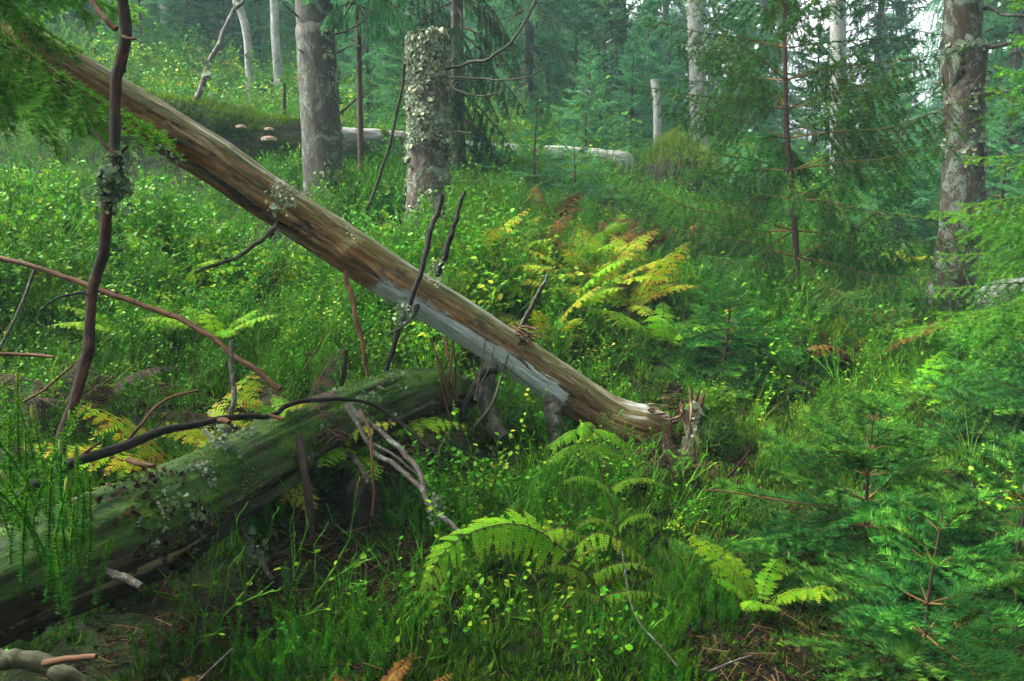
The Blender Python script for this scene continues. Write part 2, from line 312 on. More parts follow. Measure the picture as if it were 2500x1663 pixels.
def ground_mat():
    n = NT('forest_floor'); v = n.tc((1, 1, 1), 'pos'); a = n.noise(v, 1.6, 6, 0.65, 0.4); b = n.noise(v, 22, 5, 0.7); f = n.noise(v, 140, 3, 0.7)
    soil = n.ramp(b, [(0.35, (0.004, 0.003, 0.002)), (0.55, (0.014, 0.009, 0.005)), (0.72, (0.040, 0.024, 0.012))])
    moss = n.ramp(n.math('ADD', n.math('MULTIPLY', b, 0.5), n.math('MULTIPLY', f, 0.5)), [(0.35, (0.006, 0.015, 0.002)), (0.52, (0.016, 0.036, 0.004)), (0.68, (0.045, 0.066, 0.007))])
    return n.finish(n.mix(n.ramp(n.math('ADD', a, n.math('MULTIPLY', n.math('SUBTRACT', b, 0.5), 0.5)), [(0.42, 0.0), (0.56, 1.0)]), soil, moss), 0.95, n.bump(n.math('ADD', b, f), 1.0, 0.03), 0.1)
M['ground'] = ground_mat()
def rock_mat():
    n = NT('lichen_rock'); v = n.tc((1, 1, 1), 'obj'); a = n.noise(v, 6, 6, 0.7, 0.5); b = n.noise(v, 40, 4, 0.7)
    c = n.ramp(n.math('ADD', n.math('MULTIPLY', a, 0.6), n.math('MULTIPLY', b, 0.4)), [(0.34, (0.026, 0.028, 0.022)), (0.5, (0.095, 0.105, 0.085)), (0.66, (0.180, 0.195, 0.155))])
    m = n.ramp(n.math('ADD', n.noise(v, 4, 5, 0.7), n.math('MULTIPLY', n.nz(), 0.12)), [(0.60, 0.0), (0.68, 1.0)])
    return n.finish(n.mix(m, c, (0.050, 0.080, 0.018)), 0.9, n.bump(n.math('ADD', a, n.math('MULTIPLY', b, 0.4)), 0.8, 0.03), 0.2)
M['rock'] = rock_mat()
def plain(name, c, rough=0.7, var=0.4, sc=30):
    n = NT(name); f = n.noise(n.tc((1, 1, 1), 'obj'), sc, 4, 0.6)
    return n.finish(n.ramp(f, [(0.3, tuple(x * (1 - var) for x in c)), (0.7, tuple(min(1, x * (1 + var)) for x in c))]), rough, n.bump(f, 0.3, 0.004), 0.3)
M['fungus_under'] = plain('fungus_pale_rim', (0.40, 0.33, 0.22), 0.6, 0.15)
M['fungus_top'] = plain('fungus_brown_top', (0.09, 0.030, 0.014), 0.6)
M['soil'] = plain('root_soil', (0.026, 0.015, 0.009), 0.95, 0.7, 40)

# ------------------------------------------------------------------ terrain
CTRL = np.array([(-1.5, -3, .1), (1.5, -3, 0), (-2.5, 0, .1), (0, 0, 0), (2.5, 0, 0), (-1.2, 1.5, .05), (0, 1.6, 0), (1.2, 1.6, -.02), (-2.2, 2.5, .15), (-.9, 2.4, .06),
    (0, 2.6, .02), (1.2, 2.6, 0), (2.2, 2.6, .02), (.66, 3.3, .03), (-.1, 3.2, .10), (-1.2, 3.2, .22), (-2.05, 4.2, .5), (-2.1, 5.25, .7), (-.1, 4.5, .46), (.4, 5.0, .48),
    (1.4, 4.2, .1), (2.4, 4.2, 0), (3.25, 5.85, .02), (2.0, 5.1, .1), (-1.38, 6.2, .85), (-.55, 5.2, .60), (-3.4, 7.2, 1.12), (-2.3, 8, 1.4), (1.2, 9.6, 1.0), (0, 8, .95), (3, 9, .45),
    (5, 9, .25), (-5, 14, 2.75), (0, 14, 1.9), (3.3, 13, 1.1), (5.5, 13.4, .65), (9, 14, .3), (-11, 25, 5.6), (0, 25, 3.4), (4, 25, 2.3), (10, 25, 1.0), (16, 25, .6),
    (-20, 45, 8.5), (0, 45, 5), (20, 45, 1.5), (-12, 8, 2.5), (12, 5, 0), (-8, 0, 1), (8, 0, -.1), (-8, -6, .8), (8, -6, 0)], float)
def _phi(r): return np.where(r > 1e-9, r, 0.0)
_c = CTRL[:, :2]; _r = np.linalg.norm(_c[:, None] - _c[None], axis=2); _n = len(CTRL)
_A = np.zeros((_n + 3, _n + 3)); _A[:_n, :_n] = _phi(_r); _A[:_n, _n] = 1; _A[:_n, _n + 1:] = _c; _A[_n, :_n] = 1; _A[_n + 1:, :_n] = _c.T
_W = np.linalg.solve(_A, np.r_[CTRL[:, 2], 0, 0, 0])
def gz(x, y):
    x = np.asarray(x, float); y = np.asarray(y, float); sh = np.broadcast(x, y).shape
    q = np.stack([np.broadcast_to(x, sh).ravel(), np.broadcast_to(y, sh).ravel()], 1)
    qc = np.stack([np.clip(q[:, 0], -22, 22), np.clip(q[:, 1], -6, 46)], 1)
    z = _phi(np.linalg.norm(qc[:, None] - _c[None], axis=2)) @ _W[:_n] + _W[_n] + qc @ _W[_n + 1:]
    d = np.hypot(q[:, 0], q[:, 1])
    q3 = np.c_[q, np.zeros(len(q))]
    z = z + fbm(q3 * 1.3, 3, 5) * np.clip(0.03 + d * 0.012, 0, 0.35) + fbm(q3 * 5.5, 3, 9) * 0.05
    return z.reshape(sh) if sh else float(z[0])
def onground(px, py, d, dz=0.0):
    p = P(px, py, d); p[2] = gz(p[0], p[1]) + dz; return p
def hit(px, py):
    """where the view through a photo pixel meets the ground"""
    for d in np.r_[np.arange(0.8, 8, 0.03), np.arange(8, 40, 0.2)]:
        p = P(px, py, d)
        if p[2] <= gz(p[0], p[1]): return p, d
    return p, d
def spaced(lo, hi, c, fine, grow):
    a = [c]; s = fine
    while a[-1] < hi: a.append(a[-1] + s); s *= grow
    b = [c]; s = fine
    while b[-1] > lo: b.append(b[-1] - s); s *= grow
    return np.array(sorted(b[1:]) + a)
gx = spaced(-62, 62, 0, 0.035, 1.027); gy = spaced(-8, 72, 2.2, 0.035, 1.025)
GX, GY = np.meshgrid(gx, gy); GZ = np.concatenate([gz(GX[k:k + 20], GY[k:k + 20]) for k in range(0, len(gy), 20)])
mb = MB(); nx = len(gx); ii, jj = np.meshgrid(np.arange(len(gy) - 1), np.arange(nx - 1), indexing='ij'); k0 = ii * nx + jj
mb.add(np.stack([GX, GY, GZ], -1).reshape(-1, 3), np.stack([k0, k0 + 1, k0 + nx + 1, k0 + nx], -1).reshape(-1, 4))
o = obj('ground', mb, M['ground'], smooth=True); o['kind'] = 'structure'

# ------------------------------------------------------------------ shared builders
def lobes(mb, pos, nrm, size, rng, mat=0, lift=0.6, rmin=0.0, rmax=1.0, k=6):
    """ruffled lichen lobes: small crumpled discs"""
    n = len(pos)
    if n == 0: return
    nn = unit(nrm + rng.normal(0, 0.55, (n, 3))); a = unit(np.cross(nn, rng.normal(0, 1, (n, 3)))); b = np.cross(nn, a)
    th = np.arange(k) * 2 * math.pi / k; s = size * np.clip(rng.lognormal(-.1, .42, n), .35, 2.2)
    rr = s[:, None] * rng.uniform(0.55, 1.25, (n, k)); up = s[:, None] * rng.uniform(-0.15, 0.65, (n, k))
    c = pos + nrm * (s * lift * rng.uniform(0, 1, n))[:, None]
    V = c[:, None] + a[:, None] * (rr * np.cos(th))[..., None] + b[:, None] * (rr * np.sin(th))[..., None] + nn[:, None] * up[..., None]
    V = np.concatenate([V, c[:, None]], 1); j = np.arange(k)
    F = np.stack([j, (j + 1) % k, np.full(k, k)], 1)[None] + (np.arange(n) * (k + 1))[:, None, None]
    mb.add(V.reshape(-1, 3), F.reshape(-1, 3), mat, np.repeat(rng.uniform(rmin, rmax, n), k))
def blades(mb, pos, dirs, length, width, rng, mat=0, rnd=None):
    n = len(pos)
    if n == 0: return
    s = unit(np.cross(dirs, rng.normal(0, 1, (n, 3)))) * (np.broadcast_to(width, (n,)) / 2)[:, None]
    V = np.stack([pos - s, pos + s, pos + dirs * np.broadcast_to(length, (n,))[:, None]], 1)
    mb.add(V.reshape(-1, 3), np.arange(3 * n).reshape(n, 3), mat, rng.uniform(0, 1, n) if rnd is None else rnd)
def pick(V, N, n, rng, want=None):
    """random points on a tube's surface; want(pos, nrm) -> keep"""
    m, k = V.shape[:2]; i = rng.uniform(0, m - 1.001, n); j = rng.uniform(0, k, n)
    i0 = i.astype(int); f = (i - i0)[:, None]; j0 = j.astype(int) % k; j1 = (j0 + 1) % k; g = (j - np.floor(j))[:, None]
    p = (V[i0, j0] * (1 - g) + V[i0, j1] * g) * (1 - f) + (V[i0 + 1, j0] * (1 - g) + V[i0 + 1, j1] * g) * f
    q = unit(N[i0, j0] * (1 - g) + N[i0, j1] * g)
    if want is not None:
        w = want(p, q); p, q = p[w], q[w]
    return p, q
def splinters(mb, base, dirv, n, length, width, spread, rng, mat=0):
    for _ in range(n):
        b = base + rng.normal(0, spread, 3); d = unit(np.asarray(dirv, float) + rng.normal(0, 0.28, 3)); L = length * rng.uniform(0.4, 1.2); w = width * rng.uniform(0.5, 1.3)
        a = unit(np.cross(d, rng.normal(0, 1, 3))); c = np.cross(d, a)
        V = [b - a * w, b + a * w, b + c * w * 0.5, b + d * L * 0.7 + a * w * 0.45, b + d * L * 0.7 + c * w * 0.3, b + d * L * 0.65 - a * w * 0.4, b + d * L]
        mb.add(V, [(0, 1, 3), (0, 3, 5), (1, 2, 4), (1, 4, 3), (2, 0, 5), (2, 5, 4), (5, 3, 6), (3, 4, 6), (4, 5, 6)], mat, rng.uniform(0, 1))
def stick(pxs, r0, r1, n=30, k=8, seed=0, wob=0.12):
    """polyline of (px, py, depth) -> smooth branch points and radii"""
    p = spline(np.array([P(*q) for q in pxs]), n); t = np.linspace(0, 1, n)
    wob = wob * float(np.clip(np.linalg.norm(p[-1] - p[0]) / .7, .12, 1))
    p = p + np.stack([fbm(np.c_[t * 9 + 31 * a, t * 0 + seed * 7.7, t * 0], 3, seed) for a in range(3)], 1) * min(r0, 0.014) * wob * 14
    r = (r0 + (r1 - r0) * t) * (1 + 0.10 * fbm(np.c_[t * 25, t * 0 + seed, t * 0], 2, seed + 3))
    return p, r
def rough_bark(a=0.05, b=0.05, s=1.0, seed=0):
    return lambda tc, al, th: a * fbm(tc * np.array([9, 9, 4]) * s, 3, seed) + b * fbm(tc * np.array([45, 45, 14]) * s, 3, seed + 4)

# ------------------------------------------------------------------ spruce growth
def branch_segments(L, rng, step=0.05, side=0.55, ang=52, droop=0.25, lift=0.15, hang=0.0, minlen=0.03, lev=2, bare=0.12, wav=0.05, tw=(0.004, 0.010)):
    """branch along +X with flat side sprays: rows (p0, p1, r0, r1, needled)"""
    out = []
    def grow(p, d, up, L, level, r):
        nst = max(2, int(L / step)); h = L / nst; p = p.copy(); d = d.copy(); flip = rng.integers(0, 2) * 2 - 1
        for k in range(nst):
            t = k / nst
            d = unit(d + np.array([0, 0, (-droop if level == lev else -0.25 * droop - hang * 0.5) * h / max(L, 0.2) * 2 + lift * h / max(L, 0.2) * 2 * t * 2]) + rng.normal(0, wav, 3))
            q = p + d * h; ra = r * (1 - 0.85 * t); rb = r * (1 - 0.85 * (t + 1 / nst))
            out.append((*p, *q, ra, rb, 1.0 if (level < lev or t > bare) else 0.0)); p = q
            if level > 0 and t >= (bare if level == lev else 0.1) * 0.8 and k < nst - 1:
                rem = (1 - t) * L; ls = min(rem * side * rng.uniform(0.6, 1.1), L * 0.5)
                for sgn in ((1, -1) if rng.random() < 0.7 else (flip,)):
                    l2 = ls * rng.uniform(0.7, 1.1)
                    if l2 < minlen: l2 = minlen * rng.uniform(0.8, 1.2)
                    sd = unit(np.cross(up, d)) * sgn; a = rad(ang + rng.normal(0, 7))
                    dd = unit(d * math.cos(a) + sd * math.sin(a) + np.array([0, 0, -hang * 1.6 - 0.08]) + rng.normal(0, 0.05, 3))
                    grow(p, dd, up, l2, level - 1 if l2 > 2.2 * minlen else 0, r * 0.5 * (1 - 0.5 * t))
                flip = -flip
    r0 = tw[0] + tw[1] * L
    grow(np.zeros(3), np.array([1.0, 0, 0]), np.array([0, 0, 1.0]), L, lev, r0)
    return np.array(out)
def needles(mb, seg, dens, nl, nw, rng, mat=1, flat=0.65, ang=52, tip=0.3):
    s = seg[seg[:, 8] > 0.5]; p0, p1 = s[:, :3], s[:, 3:6]; L = np.linalg.norm(p1 - p0, axis=1)
    cnt = rng.poisson(L * dens); idx = np.repeat(np.arange(len(s)), cnt); n = len(idx)
    t = rng.uniform(0, 1, n)[:, None]; d = unit(p1 - p0)[idx]; b = p0[idx] * (1 - t) + p1[idx] * t
    up = np.array([0, 0, 1.0]); sd = unit(np.cross(d, up) + 1e-6); u2 = np.cross(sd, d)
    ph = np.where(rng.random(n) < flat, rng.normal(0, 0.45, n) + np.where(rng.random(n) < 0.5, 0, math.pi), rng.uniform(0, 2 * math.pi, n))
    a = np.radians(ang + rng.normal(0, 9, n))[:, None]
    nd = unit(d * np.cos(a) + (sd * np.cos(ph)[:, None] + u2 * (np.abs(np.sin(ph)) * 0.9 + 0.05)[:, None]) * np.sin(a))
    shoot = rng.random(len(s)); young_ = np.clip(np.linalg.norm(p1, axis=1) / max(1e-6, np.linalg.norm(p1, axis=1).max()), 0, 1) ** 2; rn = np.clip(0.35 * shoot[idx] + 0.30 * rng.random(n) + 0.40 * (young_[idx] if nl < .026 else rng.random(n)), 0, 1)
    blades(mb, b, nd, nl * rng.uniform(0.75, 1.15, n), nw, rng, mat, rn)
def xf(seg, R, T, s=1.0):
    o = seg.copy(); o[:, :3] = seg[:, :3] @ R.T * s + T; o[:, 3:6] = seg[:, 3:6] @ R.T * s + T; o[:, 6:8] *= s; return o
def rot(az, el, roll=0.0):
    """+X turned to azimuth az, elevation el"""
    return np.array(Matrix.Rotation(az, 3, 'Z') @ Matrix.Rotation(-el, 3, 'Y') @ Matrix.Rotation(roll, 3, 'X'))
def whorls(H, z0, spacing, prof, elev, lib, rng, per=(4, 6), jitter=0.25, inter=0.35):
    """place library branches on an upright trunk; prof(t) radius, elev(t) radians, t = 0 lowest .. 1 top"""
    segs = []; z = z0; az0 = rng.uniform(0, 6.28)
    while z < H * 0.985:
        t = (z - z0) / (H - z0); n = rng.integers(per[0], per[1] + 1); az0 += 1.1
        for k in range(n):
            L = prof(t) * rng.uniform(0.72, 1.12)
            b = lib[rng.integers(len(lib))]; R = rot(az0 + k * 6.283 / n + rng.normal(0, jitter), elev(t) + rng.normal(0, 0.12), rng.normal(0, 0.2))
            segs.append(xf(b, R, np.array([0, 0, z + rng.normal(0, spacing * inter * 0.5)]), L))
        z += spacing * rng.uniform(0.8, 1.2) * (1 - 0.35 * t)
    return np.vstack(segs)
def trunk_pts(H, r0, rng, lean=0.02, n=24, bend=0.01):
    t = np.linspace(0, 1, n); w = np.stack([fbm(np.c_[t * 2.5 + 9 * a, t * 0 + rng.uniform(0, 99), t * 0], 3, a) for a in range(2)], 1) * H * bend; w -= w[0]
    p = np.c_[w[:, 0] + t * H * rng.normal(0, lean), w[:, 1] + t * H * rng.normal(0, lean), t * H]
    return p, r0 * (1 - 0.92 * t) * (1 + 0.5 * np.exp(-t * H / (r0 * 2.5)))
def spruce_meshes(tag, H, r0, segs, rng, dens, nl, nw, leaf, z_drop=-0.1, bark='bark_thin', rel=None, ntrunk=8):
    tp, tr = trunk_pts(H, r0, rng); tp[0, 2] += z_drop
    for k in (0, 3):
        z = np.clip(segs[:, k + 2], 0, H); sh = np.stack([np.interp(segs[:, 2].clip(0, H), tp[:, 2], tp[:, j]) for j in range(2)], 1)
        segs[:, k:k + 2] += sh
    a = MB(); tube(a, tp, tr, ntrunk, relief=rel)
    b = MB(); big = segs[(segs[:, 6] > (0.0015 if nl < 0.02 else 0.004))]
    twigs(b, big[:, :3], big[:, 3:6], big[:, 6], big[:, 7], 0, rng.uniform(0, 1, len(big)))
    needles(b, segs, dens, nl, nw, rng, 1)
    return a.mesh(tag + '_trunk', M[bark], smooth=True), b.mesh(tag + '_crown', [M['twig'], M[leaf]], attrs=False)
def put_spruce(meshes, name, label, loc, s=1.0, rz=0.0, group=None, sz=None):
    t = thing(name, label, 'spruce tree', loc, group, rz); t.scale = (s, s, sz or s)
    obj('trunk', meshes[0], None, t); obj('crown', meshes[1], None, t)
    return t
RNG = np.random.default_rng(11)
def lib_of(n, seed, **kw): return [branch_segments(1.0, np.random.default_rng(seed + k), **kw) for k in range(n)]

# ------------------------------------------------------------------ spruce kinds
lib_tall = lib_of(5, 100, step=0.10, side=0.5, droop=0.5, lift=0.35, hang=0.45, minlen=0.10, lev=2, bare=0.25)
lib_hang = lib_of(5, 140, step=0.08, side=0.42, droop=0.7, lift=0.3, hang=1.1, minlen=0.10, lev=2, bare=0.2)
lib_young = lib_of(6, 180, step=0.09, side=0.62, droop=0.15, lift=0.22, hang=0.05, minlen=0.09, lev=2, bare=0.12)
lib_thin = lib_of(6, 220, step=0.075, side=0.48, droop=0.30, lift=0.18, hang=0.55, minlen=0.08, lev=2, bare=0.22)
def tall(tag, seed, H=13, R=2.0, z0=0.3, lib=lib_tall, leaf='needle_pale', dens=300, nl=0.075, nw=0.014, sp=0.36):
    r = np.random.default_rng(seed)
    s = whorls(H, z0, sp, lambda t: R * (1 - t) ** 0.8 * (0.75 + 0.25 * min(1, t * 6)) + 0.15, lambda t: rad(-12 + 45 * t), lib, r, (4, 6))
    return spruce_meshes(tag, H, H * 0.011, s, r, dens, nl, nw, leaf, -0.3, 'bark_grey', rough_bark(0.06, 0.05), 10)
def young(tag, seed, H=2.2, R=0.75, z0=0.12, lib=lib_young, leaf='needle_pale', dens=520, nl=0.034, nw=0.0065, sp=0.16):
    r = np.random.default_rng(seed)
    s = whorls(H, z0, sp, lambda t: R * (1 - t) ** 0.85 + 0.05, lambda t: rad(2 + 42 * t), lib, r, (4, 6))
    return spruce_meshes(tag, H, H * 0.011 + 0.006, s, r, dens, nl, nw, leaf)
TALL = [tall('tall_spruce_a', 1), tall('tall_spruce_b', 2, 13, 2.2, 0.4, lib_hang, 'needle_pale', 200), tall('tall_spruce_c', 3, 12, 1.8, 1.6, lib_tall, 'needle_deep', 260)]
YOUNG = [young('young_spruce_a', 4), young('young_spruce_b', 5, 2.6, 0.85, 0.15), young('young_spruce_c', 6, 1.8, 0.7, 0.08, leaf='needle', dens=620)]

# ------------------------------------------------------------------ far wood (one mass) and the spruces one can tell apart in front of it
def scatter(name, label, protos, pts, rz, scale, idx, tilt=None, sc3=None, kind='stuff'):
    """one stuff object: instances of meshes on points"""
    n = len(pts); me = bpy.data.meshes.new(name); me.vertices.add(n); me.vertices.foreach_set('co', np.asarray(pts, np.float32).ravel())
    tl = np.zeros((n, 2)) if tilt is None else tilt
    for nm, ty, key, val in (('rot', 'FLOAT_VECTOR', 'vector', np.c_[tl, rz]), ('scl', 'FLOAT_VECTOR', 'vector', sc3 if sc3 is not None else np.repeat(np.asarray(scale, float)[:, None], 3, 1))):
        a = me.attributes.new(nm, ty, 'POINT'); a.data.foreach_set(key, np.asarray(val, np.float32).ravel())
    a = me.attributes.new('pick', 'INT', 'POINT'); a.data.foreach_set('value', np.asarray(idx, np.int32))
    o = bpy.data.objects.new(name, me); COL.objects.link(o); o['kind'] = kind; o['label'] = label
    g = bpy.data.node_groups.new(name + '_scatter', 'GeometryNodeTree')
    g.interface.new_socket('Geometry', in_out='INPUT', socket_type='NodeSocketGeometry'); g.interface.new_socket('Geometry', in_out='OUTPUT', socket_type='NodeSocketGeometry')
    gi = g.nodes.new('NodeGroupInput'); go = g.nodes.new('NodeGroupOutput'); ip = g.nodes.new('GeometryNodeInstanceOnPoints'); gti = g.nodes.new('GeometryNodeGeometryToInstance')
    g.links.new(gi.outputs[0], ip.inputs['Points']); ip.inputs['Pick Instance'].default_value = True
    for m in protos[::-1]:
        po = bpy.data.objects.new(m.name + '_source', m); oi = g.nodes.new('GeometryNodeObjectInfo'); oi.inputs['Object'].default_value = po
        g.links.new(oi.outputs['Geometry'], gti.inputs[0])
    g.links.new(gti.outputs[0], ip.inputs['Instance'])
    for nm, ty, sock in (('rot', 'FLOAT_VECTOR', 'Rotation'), ('scl', 'FLOAT_VECTOR', 'Scale'), ('pick', 'INT', 'Instance Index')):
        na = g.nodes.new('GeometryNodeInputNamedAttribute'); na.data_type = ty; na.inputs['Name'].default_value = nm; out = na.outputs['Attribute']
        if sock == 'Rotation':
            e = g.nodes.new('FunctionNodeEulerToRotation'); g.links.new(out, e.inputs[0]); out = e.outputs[0]
        g.links.new(out, ip.inputs[sock])
    g.links.new(ip.outputs[0], go.inputs[0])
    md = o.modifiers.new('scatter', 'NODES'); md.node_group = g
    return o
r = np.random.default_rng(77); FAR = []; tries = 0
while len(FAR) < 75 and tries < 6000:
    tries += 1
    y = r.uniform(24, 58); x = r.uniform(-0.85, 0.85) * y
    if abs(x / y - 0.43) < 0.17 and r.random() < 0.93: continue
    if all((x - q[0]) ** 2 + (y - q[1]) ** 2 > 2.6 ** 2 for q in FAR): FAR.append((x, y))
for _ in range(300):                        # same wood unseen beside and behind the viewer, added to darken the foreground
    x, y = r.uniform(-14, 14), r.uniform(-9, 9)
    if not (x < -2 and y > -4) and (y < -2.0 or abs(x) > 0.75 * max(y, 0) + 4.5) and x * x + y * y > 7 and len(FAR) < 98 and all((x - q[0]) ** 2 + (y - q[1]) ** 2 > 2.4 ** 2 for q in FAR): FAR.append((x, y))
FAR = np.array(FAR); FZ = gz(FAR[:, 0], FAR[:, 1])
nf = len(FAR); fr = r.uniform(0, 6.28, nf); fs = r.uniform(0.7, 1.1, nf); fk = r.integers(0, 3, nf)
YF = []; tries = 0
while len(YF) < 95 and tries < 9000:        # younger growth along the edge of the wood
    tries += 1
    y = r.uniform(12.5, 30); x = r.uniform(-0.8, 0.8) * y
    if y < 15 and (x < -1.2 or abs(x / y - 0.27) < .05 or abs(x / y - .41) < .05): continue
    if abs(x / y - 0.43) < 0.14 and y > 19: continue
    if all((x - q[0]) ** 2 + (y - q[1]) ** 2 > 1.3 ** 2 for q in YF): YF.append((x, y))
YF = np.array(YF); ny = len(YF); yr = r.uniform(0, 6.28, ny); ys = r.uniform(0.9, 2.3, ny); yk = r.integers(0, 3, ny)
pts = np.vstack([np.c_[FAR, FZ]] * 2 + [np.c_[YF, gz(YF[:, 0], YF[:, 1])]] * 2)
scatter('distant_spruce_forest', 'pale misty spruce wood closing off the view at the back, plus unseen shade trees beside and behind the viewer', [m[0] for m in TALL] + [m[1] for m in TALL] + [m[0] for m in YOUNG] + [m[1] for m in YOUNG], pts, np.r_[fr, fr, yr, yr], np.r_[fs, fs, ys, ys], np.r_[fk, fk + 3, yk + 6, yk + 9])
mid = [  # (px, depth, kind, scale, label)
    (1285, 12.5, 'T1', 0.62, 'pale drooping spruce whose slim brown trunk shows behind the bare curved twigs'),
    (1120, 7.6, 'H', 0.80, 'dark spruce with hanging sprays standing behind the lichen covered snag'),
    (1500, 17.0, 'T0', 0.8, 'tall spruce in the gap behind the two small spruces, high pale sprays'),
    (1620, 20.0, 'T1', 0.8, 'tall pale spruce behind the white broken birch stub'),
    (1840, 17.5, 'T1', 0.75, 'drooping spruce behind the open young spruce, between two grey trunks'),
    (2110, 17.0, 'T2', 0.75, 'dark shaggy spruce behind the pale flaking trunk'),
    (2440, 11.0, 'T1', 0.75, 'drooping spruce behind the big brown trunk at the edge'),
    (900, 15.0, 'T0', 0.75, 'tall spruce up the slope behind the grey trunk and bleached log'),
    (520, 18.0, 'T2', 0.8, 'dark spruce on the upper slope behind the curved thin trunk'),
    (250, 16.0, 'T0', 0.8, 'tall spruce on the upper slope behind the hanging needle sprays'),
    (20, 15.0, 'T1', 0.8, 'spruce on the slope at the far upper corner behind the dark stem'),
]
def make_dark():
    r = np.random.default_rng(31)
    s = whorls(9, 0.55, 0.30, lambda t: 1.25 * (1 - t) ** 0.6 * (0.8 + 0.2 * min(1, 5 * t)) + 0.1, lambda t: rad(-22 + 50 * t), lib_hang, r, (4, 6))
    return spruce_meshes('dark_spruce', 9, 0.085, s, r, 330, 0.045, 0.008, 'needle_deep', -0.3, 'bark_grey', rough_bark(), 10)
DARK = make_dark()
for k, (px, d, kd, s, lab) in enumerate(mid):
    m = DARK if kd == 'H' else TALL[int(kd[1])]
    q = P(px, 500, d); q[2] = gz(q[0], q[1]); put_spruce(m, 'spruce_tree', lab, q, s, 1.3 * k, 'tall spruces standing in the wood')
small = [  # (px, base py, depth, kind, height scale, label)
    (1340, 330, 12.5, 0, 0.9, 'pale young spruce between bleached log and the slim brown trunk'),
    (1540, 320, 13.5, 1, 0.8, 'young spruce behind the white birch stub'),
    (1880, 440, 11.0, 2, 0.6, 'low young spruce seen through the open spruce branches'),
    (2160, 470, 10.0, 0, 0.95, 'full young spruce left of the big brown trunk'),
    (2230, 480, 9.0, 1, 0.6, 'small spruce tucked against the big brown trunk'),
    (2440, 520, 8.5, 0, 0.9, 'bright young spruce to the right of the big brown trunk'),
    (2520, 600, 7.0, 1, 0.6, 'young spruce behind the boulder at the picture edge'),
    (1000, 380, 9.5, 0, 0.8, 'young spruce between the slim trunk and the lichen snag'),
    (900, 330, 11.0, 1, 0.8, 'young spruce behind the bleached log beside the grey trunk'),
    (560, 170, 15.0, 0, 1.0, 'bright young spruce on the slope behind the curved thin trunk'),
    (640, 190, 14.0, 1, 0.9, 'young spruce on the slope between the two thin grey trunks'),
    (470, 150, 14.5, 1, 1.0, 'pale young spruce high on the slope above the yellow bilberries'),
    (350, 200, 12.0, 0, 0.9, 'young spruce on the slope glimpsed behind the needle sprays'),
    (740, 160, 16.0, 0, 1.2, 'young spruce up the slope beside the thick grey trunk'),
    (1960, 470, 14.0, 1, 0.8, 'young spruce left of the pale flaking trunk'),
    (2120, 490, 13.0, 2, 0.9, 'young spruce right of the pale flaking trunk'),
]
for k, (px, py, d, kd, s, lab) in enumerate(small):
    q = onground(px, py, d); put_spruce(YOUNG[kd], 'young_spruce', lab, q, s, 0.9 * k, 'young spruces among the trunks')

# ------------------------------------------------------------------ trunks
def crown_for(mesh, t, z, s):
    c = obj('crown', mesh, None, t); c.location = (0, 0, z); c.scale = (s, s, s); return c
def big_trunk(name, label, pxs, hw, H, mat, seed, lichen=0, crown=None, lsize=0.012, want=None, flare=1.4, cat='spruce tree'):
    pts = [P(*q) for q in pxs]; base = onground(*pxs[-1]); pts = pts[::-1]; pts[0] = base.copy(); pts[0][2] -= 0.15
    d = unit(pts[-1] - pts[0]); rt = PW(hw[0], pxs[0][2]); rb = PW(hw[1], pxs[-1][2])
    top = pts[-1] + d * max(0.1, H - (pts[-1][2] - base[2])); full = pts + [top] if H > (pts[-1][2] - base[2]) else pts
    p = spline(np.array(full), 160); h = p[:, 2] - base[2]; hv = pts[-1][2] - base[2]
    rr = np.interp(h, [0, hv, max(H, hv + .1)], [rb, rt, 0.02 if H > hv + 0.5 else rt]) * (1 + (flare - 1) * np.exp(-np.clip(h + 0.1, 0, 9) / 0.16))
    rg = np.random.default_rng(seed); t = thing(name, label, cat, base)
    m = MB(); V, N = tube(m, p, rr, 40, relief=lambda tc, al, th: 0.05 * fbm(tc * np.array([6, 6, 2.5]), 3, seed) + 0.05 * fbm(tc * np.array([60, 60, 20]), 3, seed + 2) + 0.16 * np.exp(-al / 0.3) * np.cos(th * 5 + seed + 2 * fbm(tc * 3, 2)))
    obj('trunk', m, M[mat], t, smooth=True)
    if lichen:
        vis = V[:int(160 * min(1, (hv + 0.3) / max(H, hv)))]; pp, nn = pick(vis, N[:len(vis)], lichen * 6, rg)
        w = fbm(pp * np.array([7, 7, 5]), 3, seed + 9) + (want(pp) if want else 0); sel = np.argsort(-w)[:lichen]
        b = MB(); lobes(b, pp[sel], nn[sel], lsize, rg); obj('lichen', b, M['lichen'], t, kind='stuff')
    if crown is not None: crown_for(crown[0], t, crown[1], crown[2])
    return t, V, N, base
gt = big_trunk('spruce_tree', 'thick grey spruce trunk with flaking lichen, behind the leaning log', [(762, -60, 6.05), (767, 60, 6.05), (777, 200, 6.05), (786, 350, 6.05), (799, 530, 6.05)], (44, 50), 12, 'bark_grey', 1, 420, (TALL[2][1], 3.2, 0.65), 0.016, lambda p: 0.5 * (p[:, 0] > -1.42) - 0.2)
def stubs(t, items, mat, seed=0, name='dead_branch'):
    for k, (pxs, r0, r1) in enumerate(items):
        p, r = stick(pxs, r0, r1, 40, seed=seed + k); m = MB(); tube(m, p, r, 14 if r0 > .02 else 8, relief=rough_bark(.16, .3, 2.0, seed + k)); obj(name, m, M[mat], t, smooth=True)
